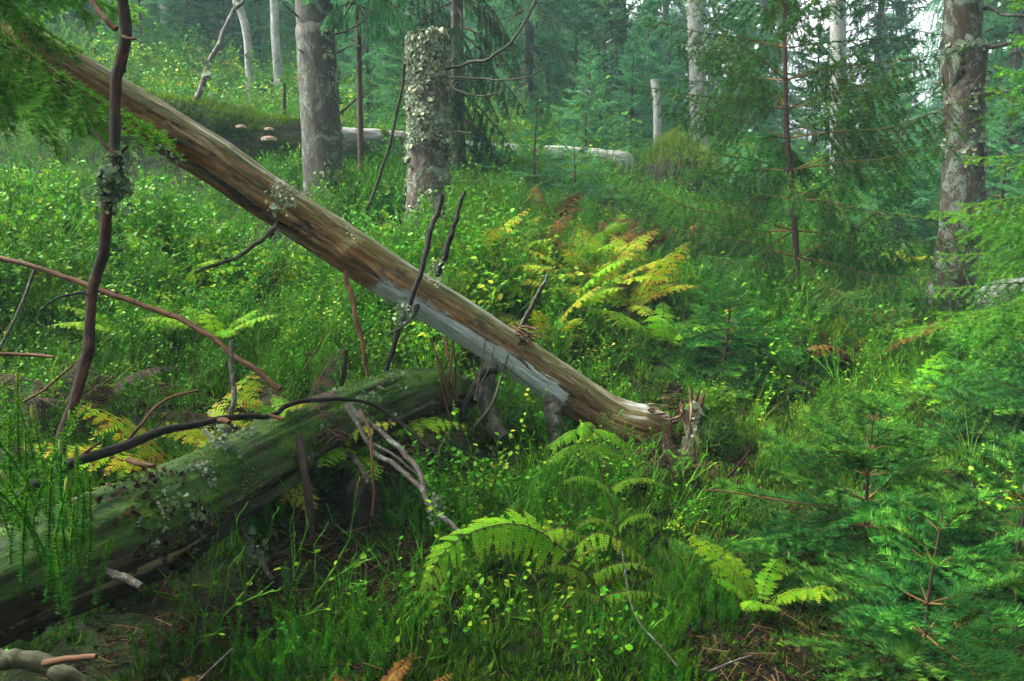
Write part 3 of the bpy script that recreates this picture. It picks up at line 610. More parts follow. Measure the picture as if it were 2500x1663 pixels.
stubs(gt[0], [([(735, 45, 6.0), (715, 30, 5.9), (690, 5, 5.8)], .010, .004), ([(812, 85, 5.95), (840, 78, 5.9), (880, 55, 5.8), (905, 30, 5.8)], .010, .004),
              ([(820, 130, 5.95), (850, 115, 5.9), (880, 112, 5.8)], .008, .004), ([(832, 275, 5.95), (855, 255, 5.85), (872, 240, 5.8)], .012, .006), ([(742, 130, 5.9), (728, 120, 5.8)], .008, .004)], 'dead_olive', 40)
rt_ = big_trunk('spruce_tree', 'stout brown spruce trunk with lichen collars rising beside the boulder', [(2357, -60, 5.8), (2356, 100, 5.8), (2355, 250, 5.8), (2352, 400, 5.8), (2344, 560, 5.8), (2322, 690, 5.8), (2306, 790, 5.8)], (42, 50), 11, 'bark_brown', 2, 520, (TALL[1][1], 3.0, 0.6), 0.017,
                lambda p: 0.35 * np.exp(-((p[:, 2] - 1.30) / 0.10) ** 2) + 0.35 * np.exp(-((p[:, 2] - 2.05) / 0.08) ** 2) + 0.3 * np.exp(-((p[:, 2] - 1.75) / 0.1) ** 2) + 0.1 * (p[:, 2] < 1.1), 1.5)
stubs(rt_[0], [([(2395, 22, 5.75), (2420, 20, 5.7), (2450, 35, 5.6), (2500, 38, 5.5)], .016, .010), ([(2395, 118, 5.75), (2440, 112, 5.65), (2510, 95, 5.5)], .016, .010),
               ([(2392, 235, 5.75), (2430, 228, 5.65), (2500, 215, 5.5)], .012, .008), ([(2360, 235, 5.62), (2378, 205, 5.6), (2395, 180, 5.6)], .006, .003),
               ([(2330, 265, 5.62), (2350, 290, 5.6), (2385, 330, 5.6), (2430, 350, 5.6)], .005, .002), ([(2390, 545, 5.75), (2420, 543, 5.7), (2475, 548, 5.65)], .010, .006),
               ([(2330, 640, 5.6), (2360, 628, 5.55), (2385, 610, 5.55), (2405, 585, 5.55)], .006, .003), ([(2380, 645, 5.75), (2410, 655, 5.65), (2450, 670, 5.6)], .009, .006)], 'dead_grey', 60)
big_trunk('spruce_tree', 'smooth grey spruce trunk standing beside the root mound', [(1696, -40, 12), (1700, 120, 12), (1706, 300, 12), (1706, 440, 12)], (18, 22), 12, 'bark_pale', 3, 160, (TALL[0][1], 4.2, 0.6), 0.02)
big_trunk('spruce_tree', 'pale flaking spruce trunk behind the open young spruce', [(2046, -40, 13), (2046, 150, 13), (2047, 320, 13), (2050, 500, 13)], (18, 21), 12, 'bark_pale', 4, 200, (TALL[2][1], 4.0, 0.6), 0.022)
big_trunk('spruce_tree', 'slim straight brown trunk between the grey trunk and the lichen snag', [(870, -40, 6.4), (874, 40, 6.4), (879, 270, 6.4), (883, 520, 6.4)], (6.0, 8), 6, 'bark_thin', 5, 0, (TALL[1][1], 1.4, 0.35), flare=1.1)
big_trunk('birch_tree', 'thin crooked grey trunk with peeling bark on the slope behind the mossy log', [(572, -40, 10), (582, 10, 10), (600, 70, 10), (608, 150, 10), (611, 280, 10)], (9, 11), 5, 'bark_pale', 6, 60, None, 0.02, cat='birch tree')
big_trunk('birch_tree', 'straight pale thin trunk on the slope next to the thick grey trunk', [(666, -40, 12), (671, 70, 12), (677, 150, 12), (684, 215, 12)], (10, 11), 6, 'bark_pale', 7, 40, None, 0.02, cat='birch tree')
big_trunk('birch_tree', 'pale thin trunk high on the slope behind the bright needle sprays', [(390, -40, 15), (398, 30, 15), (404, 100, 15)], (7, 8), 6, 'bark_pale', 8, 0, None, cat='birch tree')
big_trunk('birch_tree', 'faint thin trunk beside the pale one high on the slope', [(412, -40, 16), (413, 20, 16), (411, 80, 16)], (6, 6), 6, 'bark_grey', 9, 0, None, cat='birch tree')
big_trunk('birch_stub', 'white broken birch stub behind the root mound', [(1597, 195, 11), (1604, 260, 11), (1613, 345, 11)], (9, 12), 0.2, 'bark_pale', 10, 0, None, flare=1.1, cat='tree stub')
big_trunk('dead_snag', 'short brown dead stem standing above the mossy log', [(694, 205, 8), (694, 250, 8), (692, 310, 8)], (3.5, 6), 0.2, 'dead_red', 11, 0, None, flare=1.1, cat='dead stem')

# ------------------------------------------------------------------ lichen snag
def snag():
    rg = np.random.default_rng(5); D = 5.2; base = onground(1046, 600, D)
    pts = [base - np.array([0, 0, .15]), P(1047, 560, D), P(1046, 350, D), P(1044, 180, D), P(1041, 92, D)]
    p = spline(np.array(pts), 130); h = p[:, 2] - base[2]; rr = np.interp(h, [0, .3, 1.4], [PW(64, D), PW(54, D), PW(47, D)])
    t = thing('lichen_covered_snag', 'broken upright tree snag coated with pale leafy lichen', 'tree snag', base)
    m = MB(); V, N = tube(m, p, rr, 56, relief=rough_bark(0.08, 0.08, 1, 3), cap=True)
    j = np.arange(56); top = m.V[0][0].reshape(130, 56, 3); top[-4:] += np.array([0, 0, 1.0]) * (0.05 * fbm(np.c_[np.cos(j / 56 * 6.28) * 2.2, np.sin(j / 56 * 6.28) * 2.2, j * 0], 3, 4) + 0.02 * np.cos(j / 56 * 6.28 - 0.6))[None, :, None] * np.array([.3, .6, .85, 1])[:, None, None]
    obj('trunk', m, M['bark_brown'], t, smooth=True)
    pp, nn = pick(V, N, 24000, rg)
    hh = pp[:, 2] - base[2]; w = fbm(pp * np.array([11, 11, 8]), 4, 8) + 0.35 * np.clip(hh, 0, 1.2) - 0.1
    c0 = P(1045, 385, D - 0.15); hole = np.exp(-(((pp[:, 0] - c0[0]) / 0.085) ** 2 + ((pp[:, 2] - c0[2]) / 0.09) ** 2) ** 2); w = w - 1.5 * hole
    w = w + .35 * fbm(pp * np.array([5, 5, 3.5]), 3, 88); s = np.where(w > 0.09)[0]; s = s[rg.permutation(len(s))[:8000]]
    b = MB(); lobes(b, pp[s], nn[s], 0.0080, rg, lift=1.4, k=6); obj('lichen', b, M['lichen'], t, kind='stuff')
    ring = V[-1]; q = ring[rg.integers(0, 56, 260)] * rg.uniform(0.55, 1, 260)[:, None] + ring.mean(0) * 0; q = ring.mean(0) + (ring[rg.integers(0, 56, 400)] - ring.mean(0)) * np.sqrt(rg.uniform(0, 1, 400))[:, None]
    b = MB(); lobes(b, q, np.tile([0, 0, 1.0], (400, 1)), 0.013, rg, lift=1.5); obj('lichen', b, M['lichen'], t, kind='stuff', label='tuft of lichen on the broken top')
    stubs(t, [([(1092, 170, 5.1), (1151, 150, 5.05), (1194, 143, 5.0), (1241, 107, 5.0), (1284, 46, 5.0), (1316, -10, 5.0)], .011, .007),
              ([(1100, 190, 5.08), (1187, 195, 5.0), (1230, 196, 4.95), (1294, 186, 4.9), (1337, 164, 4.9)], .009, .004),
              ([(1095, 210, 5.08), (1137, 229, 5.0), (1180, 234, 4.95), (1216, 225, 4.9), (1248, 204, 4.9)], .006, .003),
              ([(1105, 322, 5.08), (1130, 323, 5.05), (1147, 325, 5.0)], .008, .004), ([(1100, 446, 5.08), (1140, 444, 5.0), (1185, 440, 4.95)], .004, .002)], 'dead_olive', 80)
snag()

# ------------------------------------------------------------------ leaning log
def leaning_log():
    rg = np.random.default_rng(9)
    ax = [(-330, -130, 3.0), (0, 72, 3.02), (265, 233, 3.06), (505, 379, 3.12), (670, 492, 3.16), (909, 648, 3.22), (988, 699, 3.24), (1121, 779, 3.27), (1248, 862, 3.30), (1339, 925, 3.32), (1482, 1018, 3.35), (1570, 1050, 3.36), (1625, 1052, 3.37)]
    q = np.array([P(*a) for a in ax])[::-1]; NS = 420; p = spline(q, NS)
    px = np.interp(p[:, 0], q[::-1, 0], [a[0] for a in ax]); w = np.interp(px, [-330, 200, 500, 900, 1200, 1400, 1480, 1560, 1630], [84, 98, 112, 108, 106, 108, 112, 124, 92])
    rr = w / 2 / FPX * 3.22
    base = P(1610, 1080, 3.36); base[2] = gz(base[0], base[1])
    t = thing('leaning_log', 'long barkless spruce log leaning up from its splintered broken base', 'fallen log', base)
    kn = [(443, 385, 1.1), (560, 372, .8), (689, 470, 1.0), (848, 621, 1.5), (880, 590, .7), (1066, 672, 1.4), (1035, 720, .9), (1023, 752, .8), (1240, 800, 1.2), (1345, 990, 1.3), (1200, 895, 1.2)]
    kp = [P(a, b, 3.12) for a, b, _ in kn]
    def rel(tc, al, th):
        r = 0.12 * fbm(tc * np.array([7, 7, 2.2]), 3, 2) + 0.09 * fbm(tc * np.array([38, 38, 1.9]), 3, 5) + 0.04 * fbm(tc * np.array([90, 90, 5]), 2, 6)
        lo = np.exp(-al / 0.22); r += lo * (0.22 * fbm(np.c_[np.cos(th) * 2.2, np.sin(th) * 2.2, al * 6], 3, 7) + 0.10 * fbm(np.c_[np.cos(th) * 9, np.sin(th) * 9, al * 2], 2, 8))
        return r - 0.10 * np.clip(fbm(tc * np.array([50, 50, 1.1]), 2, 15) - 0.28, 0, 1) * 4 * (al < 1.6)
    s_tot = np.r_[0, np.cumsum(np.linalg.norm(np.diff(p, axis=0), axis=1))]
    def msk(tc, al, th, V):
        pxv = np.interp(al, s_tot, px); down = np.zeros(len(V)); ctr = np.stack([np.interp(al, s_tot, p[:, j]) for j in range(3)], 1); n = unit(V - ctr)
        low = np.clip((0.60 - n[:, 2] * 1.15) * 1.3, 0, 1) * (n[:, 1] < 0.35)
        along = np.interp(pxv, [700, 900, 960, 1060, 1330, 1380, 1400], [0, 0.30, 0.75, 0.85, 0.95, 0.85, 0])
        return low * along
    m = MB(); V, N = tube(m, p, rr, 96, relief=rel, mask=msk)
    VV = m.V[0][0]
    for (a, b, s), k in zip(kn, kp):
        d = np.linalg.norm(VV - k, axis=1); VV += unit(VV - np.stack([np.interp(VV[:, 0], p[::-1, 0], p[::-1, j]) for j in range(3)], 1)) * (0.016 * s * np.exp(-(d / (0.030 * s)) ** 2))[:, None]
    obj('log_shaft', m, M['wood_main'], t, smooth=True)
    m = MB(); e = P(1632, 1042, 3.36); splinters(m, e, (0.9, -0.15, 0.15), 60, 0.040, 0.008, 0.030, rg); splinters(m, P(1590, 1008, 3.32), (0.9, -0.2, 0.15), 40, 0.045, 0.005, 0.022, rg); splinters(m, P(1590, 1095, 3.28), (0.4, -.3, -0.9), 26, 0.08, 0.008, 0.03, rg)
    splinters(m, P(1660, 1015, 3.36), (0.5, -0.1, 0.4), 14, 0.06, 0.006, 0.012, rg)
    obj('splintered_end', m, M['splinter'], t, kind='stuff')
    m = MB(); splinters(m, P(1265, 812, 3.22), (0.85, 0, -0.5), 40, 0.09, 0.006, 0.022, rg); splinters(m, P(1420, 985, 3.25), (0.85, 0, -0.5), 30, 0.07, 0.004, 0.03, rg); obj('torn_wood', m, M['splinter'], t, kind='stuff')
    stubs(t, [([(1064, 672, 3.2), (1076, 655, 3.2), (1094, 604, 3.2), (1109, 550, 3.22), (1122, 500, 3.24), (1134, 468, 3.25)], .014, .006)], 'dead_dark', 1, 'branch')
    stubs(t, [([(1268, 806, 3.25), (1290, 760, 3.2), (1315, 715, 3.18), (1338, 668, 3.16)], .012, .006)], 'dead_grey', 2, 'branch')
    stubs(t, [([(676, 540, 3.1), (655, 570, 3.0), (621, 600, 2.95), (575, 628, 2.9), (536, 643, 2.85), (475, 668, 2.8)], .009, .006)], 'dead_olive', 3, 'branch')
    stubs(t, [([(843, 660, 3.12), (852, 700, 3.1), (869, 764, 3.05), (885, 830, 3.02), (893, 880, 3.0), (898, 930, 2.98)], .010, .008)], 'dead_tan', 4, 'branch')
    stubs(t, [([(1200, 890, 3.22), (1188, 940, 3.18), (1190, 1000, 3.15), (1208, 1040, 3.12), (1226, 1068, 3.1)], .030, .030), ([(1346, 978, 3.26), (1348, 1010, 3.22), (1352, 1050, 3.2), (1353, 1120, 3.18)], .034, .030)], 'bark_grey', 5, 'root_stub')
    stubs(t, [([(1210, 905, 3.2), (1175, 915, 3.15), (1150, 960, 3.1), (1130, 1010, 3.05)], .018, .010), ([(395, 357, 3.05), (378, 362, 3.0), (368, 375, 2.98)], .012, .008), ([(668, 560, 3.12), (660, 580, 3.08)], .010, .006),
              ([(438, 380, 3.0), (425, 388, 2.95), (410, 385, 2.92)], .008, .004), ([(1020, 745, 3.18), (1008, 775, 3.1), (985, 790, 3.0), (955, 815, 2.95)], .009, .005)], 'dead_dark', 7, 'branch_stub')
    b = MB()
    for a, c, nn_, sz in ((690, 480, 130, .0065), (420, 385, 80, .006), (1062, 660, 50, .0055), (860, 575, 25, .004)):
        k = P(a, c, 3.02 if a != 1062 else 3.15); lobes(b, k + rg.normal(0, 1, (nn_, 3)) * np.array([.022, .012, .03]), unit(rg.normal(0, 1, (nn_, 3)) + [0, -1.5, 0]), sz, rg, rmin=0.0, rmax=1.0)
    obj('lichen', b, M['lichen'], t, kind='stuff')
    b = MB(); pp, nn = pick(V[:300], N[:300], 5000, rg, lambda a, n: (n[:, 2] > 0.55)); ww = fbm(pp * 14, 3, 4); s = ww > 0.28
    blades(b, pp[s], unit(nn[s] + rg.normal(0, .5, (s.sum(), 3))), 0.008, 0.003, rg); obj('moss', b, M['moss'], t, kind='stuff')
leaning_log()

# ------------------------------------------------------------------ broken mossy stump beside the log base
def mossy_stump():
    rg = np.random.default_rng(19); D = 3.22; base = onground(1728, 1130, D)
    t = thing('broken_mossy_stump', 'low mossy stump with a pale splintered spike next to the log base', 'tree stump', base)
    p = spline(np.array([base - [0, 0, .12], base + [0, 0, .06], P(1722, 1040, D), P(1712, 990, D)]), 50); m = MB()
    V, N = tube(m, p, np.linspace(PW(78, D), PW(44, D), 50), 40, relief=rough_bark(0.3, 0.18, 1.3, 6)); obj('trunk', m, M['wood_mossy'], t, smooth=True)
    m = MB(); splinters(m, P(1702, 1030, D - .08), (-0.08, 0, 1.6), 16, 0.14, 0.014, 0.012, rg); splinters(m, P(1668, 1010, D), (-.2, 0, 1), 10, 0.06, 0.007, .012, rg); splinters(m, P(1745, 1000, D), (.2, 0, 1), 12, 0.06, 0.007, .012, rg); obj('splintered_spike', m, M['splinter'], t, kind='stuff')
    b = MB(); pp, nn = pick(V, N, 9000, rg, lambda a, n: n[:, 0] > -0.55); blades(b, pp, unit(nn + [0, 0, .5] + rg.normal(0, .5, pp.shape)), rg.uniform(.012, .034, len(pp)), 0.005, rg, rnd=rg.uniform(.4, 1, len(pp)))
    k = P(1745, 985, D); q = k + rg.normal(0, 1, (2600, 3)) * [.035, .03, .03]; blades(b, q, unit(rg.normal(0, 1, q.shape) + [0, 0, .6]), rg.uniform(.012, .03, 2600), .005, rg, rnd=rg.uniform(.4, 1, 2600)); obj('moss', b, M['moss'], t, kind='stuff')
    b = MB(); q = P(1698, 1050, D - .1) + rg.normal(0, 1, (60, 3)) * [.012, .01, .05]; lobes(b, q, np.tile([0, -1.0, 0], (60, 1)), .009, rg, rmin=.5, rmax=.9); obj('lichen', b, M['lichen'], t, kind='stuff')
mossy_stump()

# ------------------------------------------------------------------ mossy log in the foreground
def front_log():
    rg = np.random.default_rng(29)
    ax = [(-260, 1545, 1.42), (-80, 1470, 1.50), (60, 1405, 1.58), (250, 1328, 1.74), (400, 1262, 1.94), (600, 1150, 2.32), (760, 1062, 2.60), (900, 1003, 2.82), (1000, 968, 3.0), (1080, 958, 3.15), (1140, 965, 3.3)]
    hw = [128, 130, 130, 130, 122, 98, 84, 74, 66, 52, 34]
    q = np.array([P(*a) for a in ax]); p4 = spline(np.c_[q, [PW(h, a[2]) for h, a in zip(hw, ax)]], 300); p, rr = p4[:, :3], p4[:, 3]
    base = P(400, 1262, 1.94); base[2] -= 0.11
    t = thing('mossy_log', 'green algae covered log lying across the forest floor with lichen crusts', 'fallen log', base)
    s_tot = np.r_[0, np.cumsum(np.linalg.norm(np.diff(p, axis=0), axis=1))]; pxs = np.interp(p[:, 0], q[:, 0], [a[0] for a in ax])
    def rel(tc, al, th): return 0.10 * fbm(tc * np.array([6, 6, 2.5]), 3, 12) + 0.09 * fbm(tc * np.array([30, 30, 2.2]), 3, 15) + 0.05 * fbm(tc * np.array([70, 70, 6]), 2, 19) - 0.35 * np.clip(fbm(tc * np.array([34, 34, .9]), 2, 17) - 0.24, 0, 1)
    def msk(tc, al, th, V):
        a = np.interp(al, s_tot, pxs); return np.interp(a, [-100, 20, 120, 480, 560, 700, 760, 880, 940], [.6, .4, 0, .1, .5, .2, .7, .4, .1])
    m = MB(); V, N = tube(m, p, rr, 96, relief=rel, mask=msk); obj('log_shaft', m, M['wood_mossy'], t, smooth=True)
    pv = lambda a: np.interp(a[:, 0], q[:, 0], [k[0] for k in ax])
    pp, nn = pick(V, N, 42000, rg, lambda a, n: n[:, 2] > -0.45); x = pv(pp); f = fbm(pp * 22, 3, 21)
    dens = np.interp(x, [0, 480, 540, 620, 690, 740, 760, 800, 840, 950, 1050], [-.6, -.5, .10, .12, .0, -.3, -.15, .10, -.05, .08, .0]) + f * 0.8
    s = np.where(dens > 0.24)[0][:9000]; b = MB(); lobes(b, pp[s], nn[s], 0.0036, rg, lift=1.8); obj('lichen', b, M['lichen_teal'], t, kind='stuff')
    s = np.where((fbm(pp * 9, 3, 33) + np.interp(x, [0, 500, 900], [-.06, 0, .12]) > 0.10) & (nn[:, 2] > -0.1))[0][:9000]; b = MB(); blades(b, pp[s], unit(nn[s] + rg.normal(0, .5, (len(s), 3))), rg.uniform(.005, .014, len(s)), .0025, rg); obj('moss', b, M['moss'], t, kind='stuff')
    s = rg.permutation(np.where((nn[:, 2] > -.1) & (x < 760))[0])[:170]; d = unit(np.cross(nn[s], rg.normal(0, 1, (len(s), 3)))); L = rg.uniform(.008, .024, len(s))[:, None]
    b = MB(); twigs(b, pp[s] + nn[s] * .001, pp[s] + d * L + nn[s] * .004, .0009, .0007, 0, rg.uniform(.4, 1, len(s))); obj('fallen_needles', b, M['litter'], t, kind='stuff')
    # ragged bark flap and litter on the near end
    b = MB(); k = pick(V[:90], N[:90], 2600, rg, lambda a, n: (n[:, 1] < .5)); sel = fbm(k[0] * 12, 3, 3) > 0.06; lobes(b, k[0][sel], k[1][sel], 0.0055, rg, lift=1.0, rmin=0, rmax=.75); obj('rotting_litter', b, M['litter'], t, kind='stuff')
    m = MB(); pts = np.array([P(722, 1062, 2.42), P(735, 1120, 2.36), P(748, 1180, 2.32), P(756, 1240, 2.3), P(764, 1330, 2.28)]); pp_ = spline(pts, 40); tube(m, pp_, np.interp(np.linspace(0, 1, 40), [0, .3, .8, 1], [.020, .014, .013, .005]), 10, relief=rough_bark(.4, .4, 2, 2)); obj('hanging_bark_strip', m, M['soil'], t, smooth=True)
    stubs(t, [([(240, 1395, 1.62), (300, 1410, 1.58), (345, 1435, 1.55)], .010, .008), ([(585, 1290, 2.2), (615, 1340, 2.15), (645, 1385, 2.1), (665, 1415, 2.08)], .009, .006), ([(482, 1352, 2.0), (470, 1400, 1.95), (460, 1437, 1.93)], .005, .004), ([(441, 1375, 1.95), (440, 1420, 1.93), (438, 1455, 1.92)], .004, .003),
              ([(850, 1110, 2.6), (880, 1140, 2.5), (900, 1180, 2.45)], .012, .008)], 'dead_grey', 90, 'branch_stub')
    b = MB(); lobes(b, P(620, 1345, 2.12) + rg.normal(0, 1, (60, 3)) * [.014, .01, .024], np.tile([0, -1., .2], (60, 1)), .006, rg); lobes(b, P(540, 1080, 2.15) + rg.normal(0, 1, (120, 3)) * [.018, .02, .03], np.tile([0, -.5, .8], (120, 1)), .006, rg); obj('lichen', b, M['lichen_teal'], t, kind='stuff')
    m = MB(); c = P(880, 1240, 2.52); n_ = 24; u = np.linspace(0, math.pi, 18); 
    tube(m, np.stack([np.full(18, c[0]), np.full(18, c[1]), c[2] + .10 * np.cos(u)], 1), .042 * np.sin(u) ** .7 + .002, 40, relief=rough_bark(1.2, .9, 1.6, 9)); 
    rc = single('rotten_wood_chunk', m, M['soil'], 'ragged brown rotten lump hanging in the dark hollow under the mossy log', 'wood chunk', c - [0, 0, .1])
front_log()

# ------------------------------------------------------------------ bleached log in the background with moss and fungi
def back_log():
    rg = np.random.default_rng(39)
    ax = [(250, 285, 6.7), (380, 302, 6.8), (560, 335, 7.0), (690, 352, 7.1), (850, 345, 7.6), (1000, 352, 8.1), (1150, 368, 8.7), (1380, 386, 9.4), (1525, 406, 9.9)]
    hw = [60, 62, 68, 56, 33, 27, 23, 28, 36]
    q = np.array([P(*a) for a in ax]); p4 = spline(np.c_[q, [PW(h, a[2]) for h, a in zip(hw, ax)]], 200); p, rr = p4[:, :3], p4[:, 3]; base = P(850, 380, 7.6)
    t = thing('bleached_log', 'silvery bleached fallen log with a thick mossy end, behind the grey trunk', 'fallen log', base)
    pxs = np.interp(p[:, 0], q[:, 0], [a[0] for a in ax]); s_tot = np.r_[0, np.cumsum(np.linalg.norm(np.diff(p, axis=0), axis=1))]
    m = MB(); V, N = tube(m, p, rr, 48, relief=rough_bark(.12, .1, .6, 3), mask=lambda tc, al, th, W: np.interp(np.interp(al, s_tot, pxs), [600, 680, 760, 860], [1, .85, .35, 0]))
    obj('log_shaft', m, M['wood_back'], t, smooth=True)
    pp, nn = pick(V[:95], N[:95], 40000, rg, lambda a, n: (n[:, 2] > -0.05)); x = np.interp(pp[:, 0], q[:, 0], [a[0] for a in ax]); w = fbm(pp * 5, 3, 9) + .35 * nn[:, 2] - np.interp(x, [640, 760], [0, .45])
    s = np.where(w > .02)[0][:15000]; b = MB(); blades(b, pp[s] + nn[s] * (.05 * np.clip(fbm(pp[s] * 7, 2, 6) + .2, 0, 1))[:, None], unit(nn[s] + [0, -.2, .1] + rg.normal(0, .5, (len(s), 3))), rg.uniform(.02, .06, len(s)), .012, rg, rnd=rg.uniform(.55, 1, len(s))); obj('moss', b, M['moss'], t, kind='stuff', label='bright green moss cushion')
    for (a, c, d, w) in ((589, 308, 6.72, 26), (657, 314, 6.78, 24), (657, 337, 6.74, 38)):
        W = PW(w, d); c0 = P(a, c, d); m = MB(); k = 18; th = np.linspace(math.pi, 2 * math.pi, k); rim = np.stack([np.cos(th) * W / 2, np.sin(th) * W * .55, np.sin(th * 5) * W * .02], 1)
        rim = rim * (1 + .06 * np.sin(th * 7))[:, None]; top = np.array([0, 0.02, W * .16]); bot = np.array([0, .02, -W * .02])
        inner = rim * .55 + [0, 0, W * .10]; low = rim * .96 + [0, 0, -W * .16]
        VV = np.vstack([[top], inner, rim, low, [bot]]) + c0; F = []; mm = []
        for j in range(k - 1):
            F += [(0, 1 + j, 2 + j)]
        m.add(VV, F, 1)
        Q = [(1 + j, 1 + k + j, 2 + k + j, 2 + j) for j in range(k - 1)]; m.add(VV, Q, 1)
        Q = [(1 + k + j, 1 + 2 * k + j, 2 + 2 * k + j, 2 + k + j) for j in range(k - 1)]; m.add(VV, Q, 0)
        m.add(VV, [(1 + 2 * k + j, 1 + 3 * k, 2 + 2 * k + j) for j in range(k - 1)], 0)
        obj('bracket_fungus', m, [M['fungus_under'], M['fungus_top']], t, smooth=True, label='cream bracket fungus with brown top on the mossy end')
    # root mound at its far end
    c = onground(1640, 430, 10.2); t = thing('root_mound', 'tilted root plate with brown soil and grassy tufts beyond the bleached log', 'root plate', c)
    m = MB(); u, v = np.meshgrid(np.linspace(0, 2 * math.pi, 40, endpoint=False), np.linspace(0, math.pi / 2, 16)); R = np.stack([np.cos(u) * np.cos(v) * .62, np.sin(u) * np.cos(v) * .4, np.sin(v) * .62 - .1], -1)
    R = R * (1 + .5 * fbm(R * 3.0, 4, 3))[..., None]; VV = (R + c).reshape(-1, 3); Q = [(i * 40 + j, i * 40 + (j + 1) % 40, (i + 1) * 40 + (j + 1) % 40, (i + 1) * 40 + j) for i in range(15) for j in range(40)]
    m.add(VV, Q); obj('soil', m, M['soil'], t, smooth=True)
    k = rg.integers(0, len(VV), 5200); q = VV[k] + rg.normal(0, .02, (5200, 3)); up = unit(R.reshape(-1, 3)[k] * [1, 1, 1.6]); s = fbm(q * 3, 3, 5) + .5 * up[:, 2] > .14
    b = MB(); blades(b, q[s], unit(up[s] + rg.normal(0, .35, (s.sum(), 3)) + [0, 0, .3]), rg.uniform(.06, .18, s.sum()), .012, rg, rnd=rg.uniform(.3, 1, s.sum())); obj('grass_tuft', b, M['grass'], t, kind='stuff')
    # small mossy log in the ferns
    m = MB(); ax = [(1145, 590, 5.6), (1200, 568, 5.6), (1290, 570, 5.7), (1372, 572, 5.8)]; p = spline(np.array([P(*a) for a in ax]), 60)
    b0 = p[30].copy(); b0[2] -= .06; t = thing('small_mossy_log', 'short moss grown log lying among the golden ferns', 'fallen log', b0)
    V, N = tube(m, p, np.interp(np.linspace(0, 1, 60), [0, .4, 1], [.045, .075, .03]), 28, relief=rough_bark(.3, .2, 1, 5)); obj('log_shaft', m, M['wood_mossy'], t, smooth=True)
    pp, nn = pick(V, N, 5200, rg, lambda a, n: n[:, 2] > -.3); b = MB(); blades(b, pp, unit(nn + rg.normal(0, .4, pp.shape)), .022, .007, rg); obj('moss', b, M['moss'], t, kind='stuff')
back_log()
def boulder():
    c = onground(2500, 790, 6.2, .02); m = MB(); u, v = np.meshgrid(np.linspace(0, 2 * math.pi, 64, endpoint=False), np.linspace(-.5, math.pi / 2, 34))
    R = np.stack([np.cos(u) * np.cos(v) * .50, np.sin(u) * np.cos(v) * .45, np.sin(v) * .30], -1); R = R * (1 + .35 * fbm(R * 3, 4, 13))[..., None]; R[..., 2] += R[..., 0] * .12
    VV = (R + c).reshape(-1, 3); m.add(VV, [(i * 64 + j, i * 64 + (j + 1) % 64, (i + 1) * 64 + (j + 1) % 64, (i + 1) * 64 + j) for i in range(33) for j in range(64)])
    single('boulder', m, M['rock'], 'smooth grey green boulder at the foot of the stout brown trunk', 'boulder', c)
boulder()

# ------------------------------------------------------------------ near spruces, every branch a part
def near_branch(tag, L, seed, dens=1500, nl=0.0200, nw=0.0027, leaf='needle', **kw):
    rg = np.random.default_rng(seed); kw = dict(dict(step=0.037, side=0.52, droop=0.22, lift=0.18, hang=0.06, minlen=0.055, lev=2, bare=0.06, tw=(0.0016, 0.0045)), **kw)
    sg = branch_segments(L, rg, **kw); m = MB(); sg[:, 6:8] = np.clip(sg[:, 6:8], 0.0008, 1)
    twigs(m, sg[:, :3], sg[:, 3:6], sg[:, 6], sg[:, 7], 0, rg.uniform(.3, 1, len(sg))); b = MB(); needles(b, sg, dens, nl, nw, rg, 0, .75, 58)
    return m.mesh(tag, M['twig_new'], attrs=False), b.mesh(tag + '_needles', M[leaf], attrs=False)
NB = [(near_branch('sapling_branch_%d' % k, L, 300 + k), L) for k, L in enumerate((0.42, 0.34, 0.28, 0.20, 0.12))]
NBF = [(near_branch('sapling_spray_%d' % k, L, 320 + k, 850, 0.022, 0.0040), L) for k, L in enumerate((0.55, 0.40, 0.28))]
NBL = [(near_branch('long_spray_%d' % k, L, 340 + k, 750, 0.022, 0.0038, 'needle_bright', step=0.042, hang=0.35, droop=0.35, side=0.45, minlen=0.06), L) for k, L in enumerate((0.95, 0.75, 0.5))]
NBT = [(near_branch('thin_spray_%d' % k, L, 360 + k, 520, 0.026, 0.0042, 'needle', step=0.050, hang=0.60, droop=0.30, side=0.46, minlen=0.07, bare=.16), L) for k, L in enumerate((1.3, 0.95, 0.7, 0.45))]
